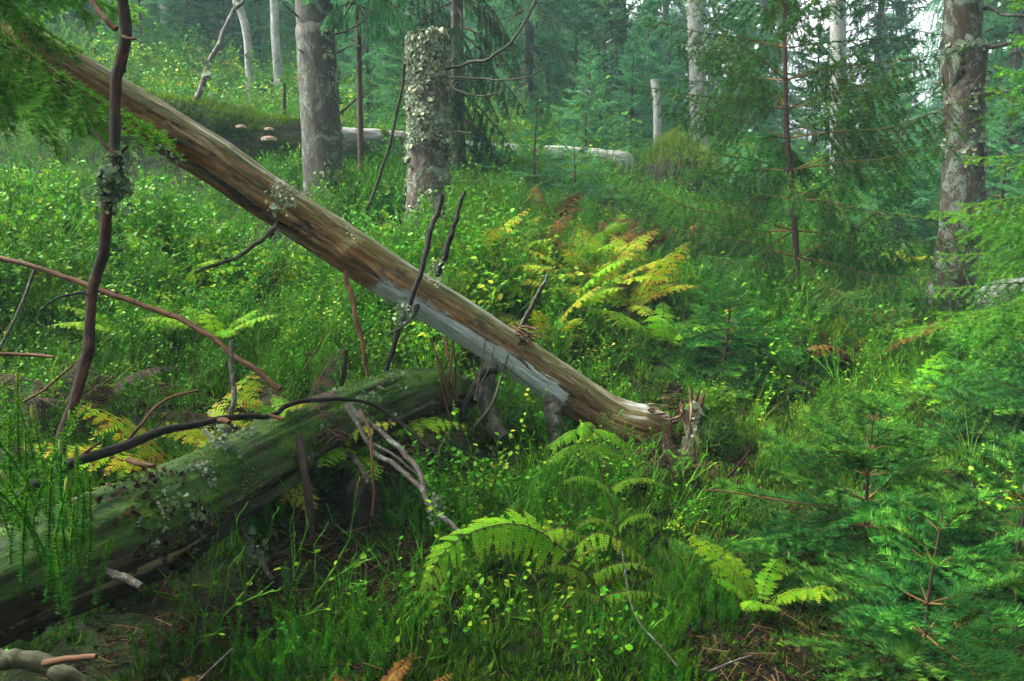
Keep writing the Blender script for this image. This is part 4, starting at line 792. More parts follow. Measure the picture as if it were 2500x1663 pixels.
def near_spruce(name, label, base, H, R, lib, seed, z0=0.04, sp=0.085, elev=(0, 45), r0=0.010, per=(4, 6), lean=(0, 0), bark='bark_thin', only=None, group='small spruces in the undergrowth', power=0.8, trunk=None, rz=0):
    rg = np.random.default_rng(seed); t = thing(name, label, 'spruce tree', base, group); base = np.asarray(base, float)
    if trunk is None:
        u = np.linspace(0, 1, 26); tp = np.c_[u * lean[0] + .012 * H * np.sin(u * 5 + seed), u * lean[1] + 0 * u, u * H] - [.012 * H * math.sin(seed), 0, 0]; tp[0, 2] -= .06; tp = tp + base
    else: tp = trunk
    m = MB(); tube(m, tp, r0 * (1 - .80 * np.linspace(0, 1, len(tp))), 9, relief=rough_bark(.1, .1, 2)); obj('trunk', m, M[bark], t, smooth=True)
    z = z0; az = rg.uniform(0, 6)
    while z < H * 1.001:
        q = min(1, (z - z0) / (H - z0)); n = int(rg.integers(per[0], per[1] + 1)); az += 1.2
        for k in range(n):
            a = az + k * 6.283 / n + rg.normal(0, .22)
            if only is not None and not only(a, z): continue
            L = (R * (1 - q) ** power + 0.05) * rg.uniform(.75, 1.12); c = min(lib, key=lambda x: abs(x[1] - L) + rg.uniform(0, .08)); s = float(np.clip(L / c[1], .5, 1.5))
            pos = np.array([np.interp(z, tp[:, 2] - base[2], tp[:, j]) for j in range(2)] + [base[2] + z]) - base
            o = obj('branch', c[0][0], None, t); obj('needles', c[0][1], None, o, kind='stuff'); el = rad(elev[0] + (elev[1] - elev[0]) * q) + rg.normal(0, .12)
            o.matrix_local = Matrix.Translation(Vector(pos)) @ (Matrix.Rotation(a, 4, 'Z') @ Matrix.Rotation(-el, 4, 'Y') @ Matrix.Rotation(rg.normal(0, .25), 4, 'X')) @ Matrix.Diagonal((s, s, s, 1))
        z += sp * rg.uniform(.8, 1.2)
    # leader with two short shoots
    o = obj('leader', lib[-1][0][0], None, t); obj('needles', lib[-1][0][1], None, o, kind='stuff'); o.matrix_local = Matrix.Translation(Vector(tp[-2] - base)) @ Matrix.Rotation(-rad(82), 4, 'Y') @ Matrix.Diagonal((.55, .55, .55, 1))
    return t
NBM = [(near_branch('bough_%d' % k, L, 380 + k, 420, 0.034, 0.0075, 'needle_pale', step=0.06, minlen=.07), L) for k, L in enumerate((0.62, 0.42, 0.25))]
for k, (px, py, d, H, R_, lab) in enumerate([(1310, 468, 7.2, .98, .42, 'small bright spruce with orange leader in front of the bleached log'), (1432, 352, 10.2, 1.45, .62, 'neat cone shaped young spruce behind the bleached log'), (1205, 440, 7.6, .55, .42, 'little dark spruce beside the lichen snag in front of the bleached log'), (1400, 450, 7.8, .55, .48, 'low bushy spruce half hiding the bleached log end'),
        (2190, 500, 8.6, 1.5, .7, 'full small spruce left of the stout brown trunk, boughs to the ground'), (1820, 460, 9.5, 1.0, .55, 'small spruce seen between the smooth grey trunk and the open spruce')]):
    near_spruce('young_spruce', lab, onground(px, py, d), H, R_, NBM, 40 + k, .06, .10, (4, 48), r0=.016, group='young spruces among the trunks')
near_spruce('spruce_sapling', 'spruce sapling with wide flat sprays right of the arching bracken', onground(2106, 1380, 2.28), .50, .46, NB, 1, .06, .085, (4, 48), per=(5, 6), r0=.008)
near_spruce('spruce_sapling', 'closest spruce sapling with short leader and bright drooping tips', onground(2252, 1690, 1.72), .46, .34, NB, 2, .05, .080, (-2, 50), per=(5, 6), r0=.007)
near_spruce('spruce_sapling', 'spruce sapling spreading past the picture edge behind the closest one', onground(2480, 1420, 2.15), .42, .40, NB, 3, .05, .085, (2, 48), per=(5, 6), r0=.008)
near_spruce('spruce_sapling', 'bushy bluish sapling under the trunk of the open young spruce', onground(1765, 960, 3.95), .44, .40, NBF, 4, .06, .050, (4, 50), r0=.014)
near_spruce('spruce_sapling', 'sapling with long level branches beneath the boulder', onground(2540, 1010, 3.1), .46, .62, NBF, 5, .05, .075, (2, 40), r0=.014)
near_spruce('spruce_sapling', 'low spreading sapling between boulder and level branched sapling', onground(2440, 900, 4.2), .42, .55, NBF, 6, .05, .07, (0, 40), r0=.014)
near_spruce('spruce_sapling', 'tall sapling reaching in from the edge over the stout brown trunk', onground(2690, 900, 3.7), 2.3, .95, NBL, 7, .35, .13, (-2, 40), r0=.03, power=.6)
tr = spline(np.array([P(1955, 800, 5.0), P(1946, 675, 5.0), P(1940, 550, 5.0), P(1928, 400, 5.0), P(1921, 320, 5.0), P(1917, 170, 5.0), P(1915, 0, 5.0), P(1912, -180, 5.0), P(1910, -420, 5.0)]), 40); b_ = onground(1955, 800, 5.0); tr[0] = b_ - [0, 0, .05]
near_spruce('open_spruce', 'open slender young spruce with thin drooping branches in the ferns', b_, float(tr[-1, 2] - b_[2]), 1.30, NBT, 8, .34, .185, (-2, 42), r0=.025, power=.55, trunk=tr, per=(4, 5))
tp_ = np.array(P(-190, 500, 2.55)); tp_[2] = gz(tp_[0], tp_[1])
near_spruce('overhanging_spruce', 'spruce at the edge whose bright sprays hang over the leaning log', tp_, 3.4, 1.15, NBL, 9, 1.55, .19, (-6, 30), r0=.045, power=.25, per=(4, 5), only=lambda a, z: math.cos(a) > -.3)

# ------------------------------------------------------------------ dead stems and fallen sticks
def dead_stick(name, label, pxs, r0, r1, mat, seed, cat='dead branch', side=(), lich=(), group=None, k=9, n=60):
    p, r = stick(pxs, r0, r1, n, seed=seed); low = p[np.argmin(p[:, 2])].copy(); t = thing(name, label, cat, low, group)
    m = MB(); V, N = tube(m, p, r, k, relief=rough_bark(.12, .15, 2.5, seed)); obj('stem', m, M[mat], t, smooth=True)
    for j, (sp, a, b, mt) in enumerate(side):
        q, rr = stick(sp, a, b, 24, seed=seed + 7 + j); m = MB(); tube(m, q, rr, 7); obj('twig', m, M[mt], t, smooth=True)
    rg = np.random.default_rng(seed); L_ = np.linalg.norm(np.diff(p, axis=0), axis=1).sum()
    for j in range(int(min(9, L_ / .13)) if r0 > .0045 else 0):
        i = int(rg.integers(4, len(p) - 3)); d = unit(np.cross(p[i + 1] - p[i - 1], rg.normal(0, 1, 3)) + .5 * unit(p[i + 1] - p[i - 1])); ln = rg.uniform(.012, .06) * (1 if rg.random() < .75 else 2.2); m = MB(); e = p[i] + d * ln; tube(m, np.array([p[i], p[i] + d * ln * .5 + rg.normal(0, .004, 3), e + rg.normal(0, .008, 3)]), np.array([.34, .26, .14]) * r[i], 5); obj('twig', m, M[mat], t, smooth=True)
    if lich:
        m = MB()
        for (a, b, d, num, sx, sz, size) in lich: lobes(m, P(a, b, d) + rg.normal(0, 1, (num, 3)) * [sx, sx, sz], unit(rg.normal(0, 1, (num, 3))), size, rg, lift=1.0)
        obj('lichen', m, M['lichen_teal'], t, kind='stuff')
    return t
dead_stick('dead_sapling', 'tall dark dead stem with a tuft of grey green lichen, crossing the leaning log', [(288, -60, 1.92), (292, 50, 1.92), (291, 107, 1.91), (280, 221, 1.90), (282, 321, 1.88), (289, 379, 1.87), (288, 421, 1.86), (272, 500, 1.85), (263, 557, 1.84), (257, 618, 1.83), (229, 704, 1.81), (207, 846, 1.78), (189, 907, 1.77), (168, 1014, 1.74), (160, 1086, 1.72), (152, 1192, 1.70), (148, 1262, 1.69)], .0135, .0115, 'dead_red', 3, 'dead sapling',
    side=[([(284, 72, 1.9), (262, 52, 1.9), (240, 25, 1.92), (215, -10, 1.94)], .007, .006, 'dead_tan'), ([(296, 88, 1.9), (312, 94, 1.88), (332, 95, 1.87)], .005, .003, 'dead_tan'), ([(285, 380, 1.86), (262, 362, 1.86), (240, 335, 1.87), (220, 312, 1.88)], .004, .003, 'dead_red'), ([(292, 375, 1.86), (303, 365, 1.85), (314, 355, 1.85)], .005, .003, 'dead_red'),
          ([(272, 610, 1.82), (290, 611, 1.81), (300, 613, 1.81)], .002, .0015, 'dead_dark')],
    lich=[(282, 450, 1.85, 330, .014, .026, .0060), (262, 470, 1.84, 160, .012, .022, .0065), (290, 400, 1.86, 80, .013, .012, .005), (262, 440, 1.83, 70, .01, .008, .0085)], n=110, k=12)
dead_stick('fallen_branch', 'long peeled orange brown branch lying across the green bilberries', [(-120, 590, 2.75), (0, 629, 2.72), (71, 650, 2.7), (200, 686, 2.66), (286, 718, 2.62), (393, 761, 2.58), (464, 793, 2.54), (529, 829, 2.5), (579, 871, 2.46), (643, 921, 2.42), (680, 951, 2.4)], .0095, .0085, 'dead_tan', 4,
    side=[([(285, 716, 2.62), (240, 712, 2.66), (143, 727, 2.7), (90, 765, 2.75)], .006, .003, 'dead_dark')])
dead_stick('forked_branch', 'black wet branch turning reddish where it crosses the mossy log', [(10, 1240, 1.62), (60, 1205, 1.64), (107, 1178, 1.66), (175, 1135, 1.70), (250, 1107, 1.75), (357, 1061, 1.85), (446, 1039, 1.93), (536, 1029, 2.05), (657, 1012, 2.25), (689, 991, 2.30), (750, 982, 2.36), (840, 977, 2.42), (901, 989, 2.45), (955, 1014, 2.45), (1009, 1057, 2.42), (1066, 1106, 2.38)], .0125, .0035, 'dead_dark', 5,
    side=[([(312, 1074, 1.82), (350, 1030, 1.84), (386, 989, 1.88), (430, 967, 1.92), (482, 953, 1.95)], .0045, .003, 'dead_tan'), ([(172, 1138, 1.7), (200, 1112, 1.72), (240, 1082, 1.74)], .004, .003, 'dead_tan'), ([(560, 1022, 2.1), (570, 985, 2.12), (568, 920, 2.15), (563, 870, 2.18), (565, 832, 2.2)], .0075, .0055, 'dead_grey'),
          ([(536, 1028, 2.04), (548, 1026, 2.02), (560, 1032, 2.0)], .009, .006, 'dead_tan'), ([(657, 1014, 2.24), (680, 1020, 2.22), (692, 1024, 2.2)], .006, .004, 'dead_tan')], n=100)
dead_stick('lichened_branch', 'pale lichen spotted forked branch drooping from the mossy log', [(850, 990, 2.55), (884, 1050, 2.48), (912, 1103, 2.42), (984, 1157, 2.3), (1041, 1214, 2.2), (1087, 1260, 2.12), (1128, 1302, 2.06)], .0085, .0065, 'dead_grey', 6,
    side=[([(855, 985, 2.55), (884, 1021, 2.5), (937, 1061, 2.42), (991, 1110, 2.34), (1023, 1146, 2.28), (1044, 1212, 2.2)], .0085, .008, 'dead_grey'), ([(880, 1000, 2.5), (900, 1050, 2.42), (907, 1103, 2.38), (912, 1180, 2.34), (909, 1262, 2.32)], .005, .004, 'dead_tan'), ([(900, 1080, 2.44), (960, 1110, 2.36), (1020, 1160, 2.3)], .006, .003, 'dead_grey')],
    lich=[(1062, 1240, 2.15, 150, .010, .018, .005), (895, 1030, 2.47, 25, .01, .01, .006)])
dead_stick('leaning_stick', 'dark thin stick propped against the front of the leaning log', [(1082, 476, 3.22), (1058, 550, 3.16), (1030, 650, 3.08), (1001, 736, 3.04), (980, 790, 3.02), (966, 836, 3.0), (944, 905, 2.98), (935, 930, 2.97)], .011, .010, 'dead_dark', 7, side=[([(1012, 745, 3.03), (1005, 775, 3.0), (985, 795, 2.97), (948, 818, 2.94)], .005, .003, 'dead_olive')], lich=[(985, 765, 3.01, 170, .014, .026, .006)])
dead_stick('leaning_stick', 'thin greyish stick leaning against the lichen snag', [(988, 155, 5.1), (966, 293, 5.25), (948, 368, 5.35), (912, 475, 5.5), (880, 546, 5.6), (870, 600, 5.62)], .010, .012, 'dead_olive', 8)
dead_stick('leaning_stick', 'lichen grown stick standing on the mossy end of the bleached log', [(590, 5, 7.3), (568, 32, 7.2), (532, 111, 7.0), (500, 186, 6.9), (479, 243, 6.8), (454, 285, 6.7)], .016, .028, 'dead_grey', 9, lich=[(498, 190, 6.85, 60, .05, .12, .016)])
dead_stick('fallen_branch', 'blurred greenish branch in the bottom corner beside brown fern', [(-120, 1590, 1.12), (0, 1605, 1.13), (90, 1612, 1.14), (160, 1650, 1.14), (210, 1700, 1.14)], .014, .013, 'dead_olive', 10, side=[([(110, 1620, 1.12), (160, 1610, 1.11), (235, 1603, 1.1)], .006, .004, 'dead_tan')])
dead_stick('wood_splint', 'short reddish splint lying behind the mossy log', [(312, 1122, 2.1), (340, 1132, 2.08), (382, 1140, 2.06)], .008, .006, 'dead_tan', 12)
for k, (lab, pxs, a, b, mt) in enumerate([
    ('thin brown stem slanting behind the dark dead sapling', [(40, 990, 2.2), (110, 950, 2.2), (180, 890, 2.2)], .004, .003, 'dead_tan'),
    ('pale broken twig lying by the picture edge among dark fern', [(-20, 862, 2.3), (60, 866, 2.3), (132, 872, 2.28)], .006, .005, 'dead_tan'),
    ('slanting thin reed like twig at the edge under the orange branch', [(85, 660, 2.4), (45, 760, 2.35), (0, 850, 2.3), (-30, 900, 2.3)], .005, .004, 'dead_grey'),
    ('straw yellow stalk sticking up beside the withered ferns', [(798, 808, 2.6), (770, 860, 2.58), (740, 905, 2.56)], .0025, .0025, 'dead_tan'),
    ('upright reddish stub behind the mossy log', [(845, 855, 2.9), (842, 900, 2.88), (832, 950, 2.86)], .008, .010, 'dead_red'),
    ('bare twig lying across the bottom moss', [(480, 1668, 1.5), (530, 1620, 1.5), (568, 1585, 1.5)], .0025, .002, 'dead_grey'),
    ('long dry stalk running down behind the arching bracken', [(1520, 1340, 2.0), (1535, 1450, 1.95), (1560, 1520, 1.85), (1620, 1585, 1.75), (1655, 1630, 1.7)], .003, .002, 'dead_grey'),
    ('orange stalk slanting in front of the flat sprayed sapling', [(1720, 1195, 2.4), (1800, 1205, 2.36), (1960, 1230, 2.3), (2100, 1242, 2.26)], .0028, .002, 'dead_tan'),
    ('dark red twig poking up beside the mossy stump', [(1765, 1180, 2.9), (1800, 1140, 2.85), (1832, 1100, 2.8)], .005, .004, 'dead_red'),
    ('pale thin twig in the dark corner below the saplings', [(1730, 1640, 1.75), (1790, 1615, 1.75), (1835, 1600, 1.75)], .003, .002, 'dead_grey'),
    ('thin stem rising in the dry undergrowth before the root stubs', [(1085, 820, 3.1), (1100, 900, 3.05), (1118, 980, 3.02)], .006, .006, 'dead_tan'),
    ('second thin stem beside it in the dry undergrowth', [(1105, 830, 3.05), (1112, 910, 3.02), (1105, 1010, 3.0)], .004, .005, 'dead_red'),
    ('slanting tan stem by the propping root stub', [(1225, 920, 3.0), (1200, 990, 2.95), (1160, 1040, 2.92)], .006, .005, 'dead_olive')]):
    dead_stick('dry_twig', lab, pxs, a, b, mt, 30 + k, 'twig', group='loose twigs on the forest floor', k=6, n=20)

dr = np.random.default_rng(404)
for k in range(11):
    a, b = dr.uniform(1040, 1190), dr.uniform(960, 1040); top = (a + dr.normal(0, 45), b - dr.uniform(90, 190)); d = dr.uniform(2.95, 3.12)
    dead_stick('dry_twig', 'thin bare stem in the dry thicket between mossy log end and root stubs', [(top[0], top[1], d), ((a + top[0]) / 2 + dr.normal(0, 8), (b + top[1]) / 2, d), (a, b, d)], .0028, .0042, ['dead_tan', 'dead_red', 'dead_grey'][k % 3], 200 + k, 'twig', group='bare stems of the dry thicket under the leaning log', k=5, n=14)
# ------------------------------------------------------------------ ferns
def frond(mb, rach, lenf, npair, rng, down=0.35, ang=62, pin=12, droop=0.5, wid=0.36, rn=(0.0, 0.6), tipw=0.4, r0=.0018, start=0.18, side=(1, -1), mat=(0, 1), up=None, upturn=0.0, wear=0.0):
    """rach (n,3); lenf(t) pinna length in metres; every pinna carries separate leaflets"""
    p = spline(rach, 40); t_, a_, b_ = frames(p); L = np.linalg.norm(np.diff(p, axis=0), axis=1).sum()
    twigs(mb, p[:-1], p[1:], np.linspace(r0, r0 * .3, 39), np.linspace(r0, r0 * .3, 39), mat[0], .5, 4)
    zz = np.array([0, 0, 1.0]); PV, PF, PR = [], [], []; c = 0; T0, T1 = [], []
    for k in range(npair):
        t = start + (1 - start) * (k + .5) / npair; i = min(38, int(t * 39)); d = t_[i]
        u = zz if up is None else up; s0 = unit(np.cross(d, u) + 1e-6)
        for sg in side:
            PL = lenf(t) * rng.uniform(.85, 1.1)
            if PL < .004: continue
            aa = rad(ang + rng.normal(0, 5)); dd = unit(d * math.cos(aa) + s0 * sg * math.sin(aa) + zz * (upturn - down) + rng.normal(0, .06, 3)); q = p[i].copy(); st = PL / pin; nrm = unit(np.cross(s0 * sg, d) * sg); nrm = nrm if nrm[2] > 0 else -nrm
            age = rng.uniform(*rn)
            for j in range(pin):
                f = j / pin; dd = unit(dd + zz * (-droop / pin) + rng.normal(0, .02, 3)); q2 = q + dd * st; T0.append(q); T1.append(q2)
                w = PL * wid * (1 - f) ** .75 * min(1, .65 + f * 3) + .0015; side_v = unit(np.cross(dd, nrm) + 1e-9)
                for s2 in (1, -1):
                    ld = unit(side_v * s2 * .88 + dd * .48 + nrm * rng.normal(0, .16)); b0 = q + dd * st * .45; h = st * .52
                    PV += [b0 - dd * h * .8, b0 + ld * w * .55 - dd * h * .55, b0 + ld * w, b0 + ld * w * .5 + dd * h * .75, b0 + dd * h * .8]
                    PF += [(c, c + 1, c + 2, c + 3), (c, c + 3, c + 4, c + 4)]; c += 5
                    v = np.clip(age + tipw * f * f * rng.uniform(.3, 1.2) + wear * rng.random() ** 3 + rng.normal(0, .06), 0, 1); PR += [v]
                q = q2
    V = np.array(PV); Q = np.array([f for f in PF[0::2]]); T3 = np.array([f[:3] for f in PF[1::2]]); R = np.array(PR)
    n0 = mb.n; mb.add(V, Q, mat[1], R); f_, m_, r_ = T3 + n0, np.full(len(T3), mat[1]), R; mb.F.append((f_, m_, r_))
    if T0: twigs(mb, T0, T1, .0007, .0005, mat[0], .6)
def fern_kind(tag, n, leafmat, seed, L=0.42, pin=9, npair=15, rn=(0, .5), tipw=.4, wear=0.0, width=.30):
    out = []
    for k in range(n):
        rg = np.random.default_rng(seed + k); l = L * rg.uniform(.8, 1.15); bend = rg.uniform(.6, 1.3); u = np.linspace(0, 1, 7); th = rad(72) - u * bend * 1.1
        x = np.r_[0, np.cumsum(np.cos(th[1:]) * l / 6)]; z = np.r_[0, np.cumsum(np.sin(th[1:]) * l / 6)]; y = .04 * np.sin(u * 3 + k) * l
        m = MB(); frond(m, np.c_[x, y, z], lambda t, l=l: l * width * (math.sin(min(1, (t - .05) * 1.35) * math.pi * .5) if t < .6 else 1) * (1 - t) ** .65 + .004, npair, rg, down=.12, pin=pin, rn=rn, tipw=tipw, wear=wear, droop=.5)
        out.append(m.mesh(tag + '_frond_%d' % k, [M['twig'], M[leafmat]], attrs=False))
    return out
FK = {'green': fern_kind('green_fern', 4, 'fern', 500), 'gold': fern_kind('golden_fern', 4, 'fern_gold', 520, rn=(0, .6), wear=.6), 'rust': fern_kind('rusty_fern', 3, 'fern_rust', 540, rn=(.1, .7), wear=.3), 'dead': fern_kind('withered_fern', 3, 'fern_dead', 560, rn=(.1, .9), wear=.3)}
def fern(label, px, py, kind, n, s, seed, d=None, dirs=None, dz=0.0, group='ferns in the undergrowth'):
    rg = np.random.default_rng(seed)
    if d is None: q, d = hit(px, py)
    else: q = onground(px, py, d)
    q[2] = gz(q[0], q[1]) + dz; t = thing('fern', label, 'fern', q, group); a0 = rg.uniform(0, 6)
    for k in range(n):
        o = obj('frond', FK[kind][rg.integers(len(FK[kind]))], None, t); a = (a0 + k * 6.283 / n + rg.normal(0, .3)) if dirs is None else rad(dirs[k % len(dirs)]) + rg.normal(0, .12)
        z = s * (1.15 if d > 3.2 else 1.0) * rg.uniform(.75, 1.1); o.matrix_local = Matrix.Rotation(a, 4, 'Z') @ Matrix.Rotation(rg.normal(.1, .15), 4, 'Y') @ Matrix.Diagonal((z, z, z, 1))
    return t
for k, a in enumerate([
    ('upright yellow green fern behind the leaning log beside the snag foot', 1130, 690, 'gold', 8, 1.35, 4.6),
    ('broad golden fern beyond the leaning log, left of the pale stub', 1250, 700, 'gold', 8, 1.2, 4.5),
    ('rusty orange fern in front of the small mossy log', 1330, 650, 'rust', 8, 1.2, 5.0),
    ('golden fern right of the rusty one, fanning over bilberries', 1450, 690, 'gold', 9, 1.4, 4.7),
    ('green fern fanning below the golden ferns', 1380, 740, 'green', 8, 1.2, 4.3),
    ('yellow fern drooping toward the bushy bluish sapling', 1540, 720, 'gold', 8, 1.25, 4.5),
    ('low yellow fern above the log by the pale branch', 1240, 790, 'gold', 5, .7, 3.9),
    ('red brown fern under the small spruces beyond the mossy log', 1330, 530, 'rust', 8, 1.3, 6.2),
    ('brown fern patch left of the open spruce foot', 1540, 560, 'rust', 8, 1.3, 6.2),
    ('brick coloured fern far behind the open spruce foot', 1660, 570, 'rust', 8, 1.3, 6.0),
    ('pale fern between open spruce and stout brown trunk', 2080, 780, 'green', 8, 1.2, 5.2),
    ('yellowing fern right of the open spruce foot', 2040, 830, 'gold', 8, 1.1, 4.4),
    ('dark brown withered fern right of the open spruce foot', 2110, 850, 'rust', 8, 1.1, 4.2),
    ('golden fern far back left of the stout brown trunk', 2200, 540, 'gold', 6, 1.1, 7.5),
    ('bright fern far back beside the golden one', 2120, 560, 'green', 6, 1.0, 7.2),
    ('yellow fading fern between dark dead sapling and mossy log', 470, 1000, 'gold', 9, 1.55, 2.55),
    ('brownish gold fern hanging behind the black branch', 640, 1000, 'gold', 8, 1.35, 2.6),
    ('dark withered fern under the orange branch', 700, 900, 'dead', 7, 1.3, 2.75),
    ('green lacy fern beyond the withered one', 790, 905, 'green', 7, 1.25, 2.8),
    ('black withered fern heap at the picture edge', 90, 800, 'dead', 5, 1.2, 2.6),
    ('black withered fern drooping left of the orange branch', 190, 720, 'dead', 5, 1.0, 2.9),
    ('crumbled rusty bracken at the bottom middle edge', 900, 1690, 'rust', 9, .40, 1.6),
    ('second crumbled rusty bracken lying right of it', 990, 1700, 'rust', 8, .36, 1.6),
    ('small rusty fern near the bottom corner branch', 260, 1640, 'rust', 6, .45, 1.45),
    ('small orange fern above the blurred corner branch', 40, 1590, 'gold', 5, .38, 1.42),
    ('fresh green fern beside the wide sapling, lit from above', 1860, 1420, 'green', 8, .62, 2.1),
    ('fern under the level branched sapling', 2250, 930, 'green', 6, .7, 3.6),
    ('golden fern at the mossy slope above the bleached log', 880, 560, 'gold', 5, .8, 5.2),
    ('orange fern on the slope under the leaning log', 560, 590, 'gold', 5, .7, 4.6),
    ('dead brown fern by the mossy stump', 1650, 1130, 'dead', 5, .5, 2.9)]):
    fern(a[0], a[1], a[2], a[3], a[4], a[5], 600 + k, a[6])
for k, (lab, px, py, d, kd, s_) in enumerate([('yellow green fern just behind the leaning log near its pale stub', 1330, 800, 4.0, 'gold', 1.0), ('tall lime fern left in the golden fern bed', 1190, 660, 4.9, 'green', 1.3), ('lime fern in the middle of the golden fern bed', 1400, 660, 5.0, 'green', 1.2), ('half browned fern at the back of the golden fern bed', 1250, 610, 5.4, 'gold', 1.2),
        ('yellow fern behind the golden bed near the open spruce', 1620, 650, 5.2, 'gold', 1.2), ('green fern at the back beneath the low bushy spruce', 1440, 570, 6.2, 'green', 1.2), ('fern with pale tips beside the bushy bluish sapling', 1620, 800, 4.2, 'green', 1.0), ('yellow fern in front of the snag foot', 1000, 620, 4.9, 'gold', 1.0), ('green fern below the stout brown trunk', 2180, 840, 4.8, 'green', 1.1), ('pale green fern on the slope below the mossy log end', 430, 640, 4.2, 'green', 1.0), ('green fern under the greenish side branch', 520, 760, 3.6, 'green', .9), ('lacy fern above the orange branch', 330, 690, 3.6, 'green', .9)]):
    fern(lab, px, py, kd, 8, s_, 700 + k, d)
def bracken():
    rg = np.random.default_rng(7)
    # arching frond in front
    D = 1.75; ra = [P(*q) for q in ((1508, 1560, 1.86), (1469, 1457, 1.84), (1437, 1407, 1.82), (1384, 1349, 1.80), (1320, 1300, 1.77), (1265, 1280, 1.75), (1205, 1283, 1.72), (1134, 1308, 1.69), (1080, 1353, 1.67), (1051, 1407, 1.66), (1040, 1446, 1.66))]
    base = onground(1520, 1600, 1.88); ra = [base] + ra; t = thing('arching_bracken', 'bright bracken frond arching over the moss in the foreground', 'fern', base)
    m = MB(); frond(m, np.array(ra), lambda q: .12 * math.sin(min(1, max(0, (q - .30) * 3)) * 1.57) * (1.08 - q) ** .55, 24, rg, down=.40, ang=64, pin=13, droop=.6, wid=.19, rn=(0, .35), tipw=.8, r0=.0024, start=.34, up=np.array([0, -.75, 1.0]))
    obj('frond', m, [M['twig'], M['fern']], t)
    for k, (pts, w) in enumerate([([(1384, 1352, 1.8), (1455, 1302, 1.78), (1530, 1330, 1.75), (1590, 1385, 1.73), (1632, 1440, 1.72)], .05), ([(1437, 1407, 1.82), (1500, 1378, 1.8), (1560, 1376, 1.78), (1600, 1400, 1.77)], .034), ([(1469, 1457, 1.84), (1530, 1443, 1.82), (1590, 1446, 1.8), (1630, 1462, 1.79)], .030),
                                  ([(1437, 1407, 1.82), (1400, 1385, 1.8), (1350, 1380, 1.78), (1300, 1400, 1.76)], .034), ([(1469, 1457, 1.84), (1420, 1440, 1.83), (1390, 1436, 1.82)], .026), ([(1320, 1300, 1.77), (1380, 1290, 1.76), (1440, 1330, 1.74), (1465, 1400, 1.73)], .035)]):
        m = MB(); frond(m, np.array([P(*q) for q in pts]), lambda q, w=w: w * (1.05 - q) ** .7, 16, rg, down=.5, ang=66, pin=7, droop=.5, wid=.2, rn=(0, .45), tipw=.6, r0=.0014, start=.08); obj('pinna', m, [M['twig'], M['fern']], t)
    # upright bracken behind it
    base = onground(1515, 1330, 2.3); t = thing('upright_bracken', 'fresh green bracken with paired arching leaflets below the log base', 'fern', base)
    m = MB(); st = spline(np.array([base - [0, 0, .03], P(1505, 1280, 2.28), P(1478, 1190, 2.26), P(1455, 1103, 2.24), P(1441, 1040, 2.22), P(1436, 1020, 2.2)]), 30); tube(m, st, np.linspace(.0030, .0012, 30), 6); obj('stalk', m, M['dead_tan'], t, smooth=True)
    for k, (pts, w) in enumerate([([(1441, 1045, 2.22), (1400, 1052, 2.18), (1365, 1072, 2.15), (1330, 1095, 2.12)], .045), ([(1441, 1045, 2.22), (1490, 1055, 2.22), (1530, 1090, 2.2), (1548, 1120, 2.2)], .045), ([(1438, 1030, 2.22), (1428, 1035, 2.16), (1424, 1060, 2.12), (1430, 1085, 2.1)], .03), ([(1450, 1085, 2.23), (1410, 1085, 2.2), (1370, 1105, 2.17), (1330, 1135, 2.15)], .040), ([(1450, 1085, 2.23), (1490, 1095, 2.22), (1525, 1120, 2.2)], .036),
                                  ([(1490, 1195, 2.26), (1450, 1168, 2.24), (1410, 1163, 2.22), (1365, 1180, 2.2)], .034), ([(1490, 1195, 2.26), (1530, 1170, 2.25), (1580, 1167, 2.24), (1625, 1185, 2.22)], .034), ([(1508, 1288, 2.28), (1470, 1268, 2.26), (1440, 1266, 2.24), (1405, 1290, 2.22)], .030), ([(1508, 1288, 2.28), (1540, 1262, 2.26), (1580, 1254, 2.25), (1610, 1272, 2.24)], .030)]):
        m = MB(); frond(m, np.array([P(*q) for q in pts]), lambda q, w=w: w * (1.05 - q) ** .6, 18, rg, down=.25, ang=68, pin=7, droop=.5, wid=.22, rn=(0, .35), tipw=.4, r0=.0012, start=.04); obj('pinna', m, [M['twig'], M['fern']], t)
bracken()

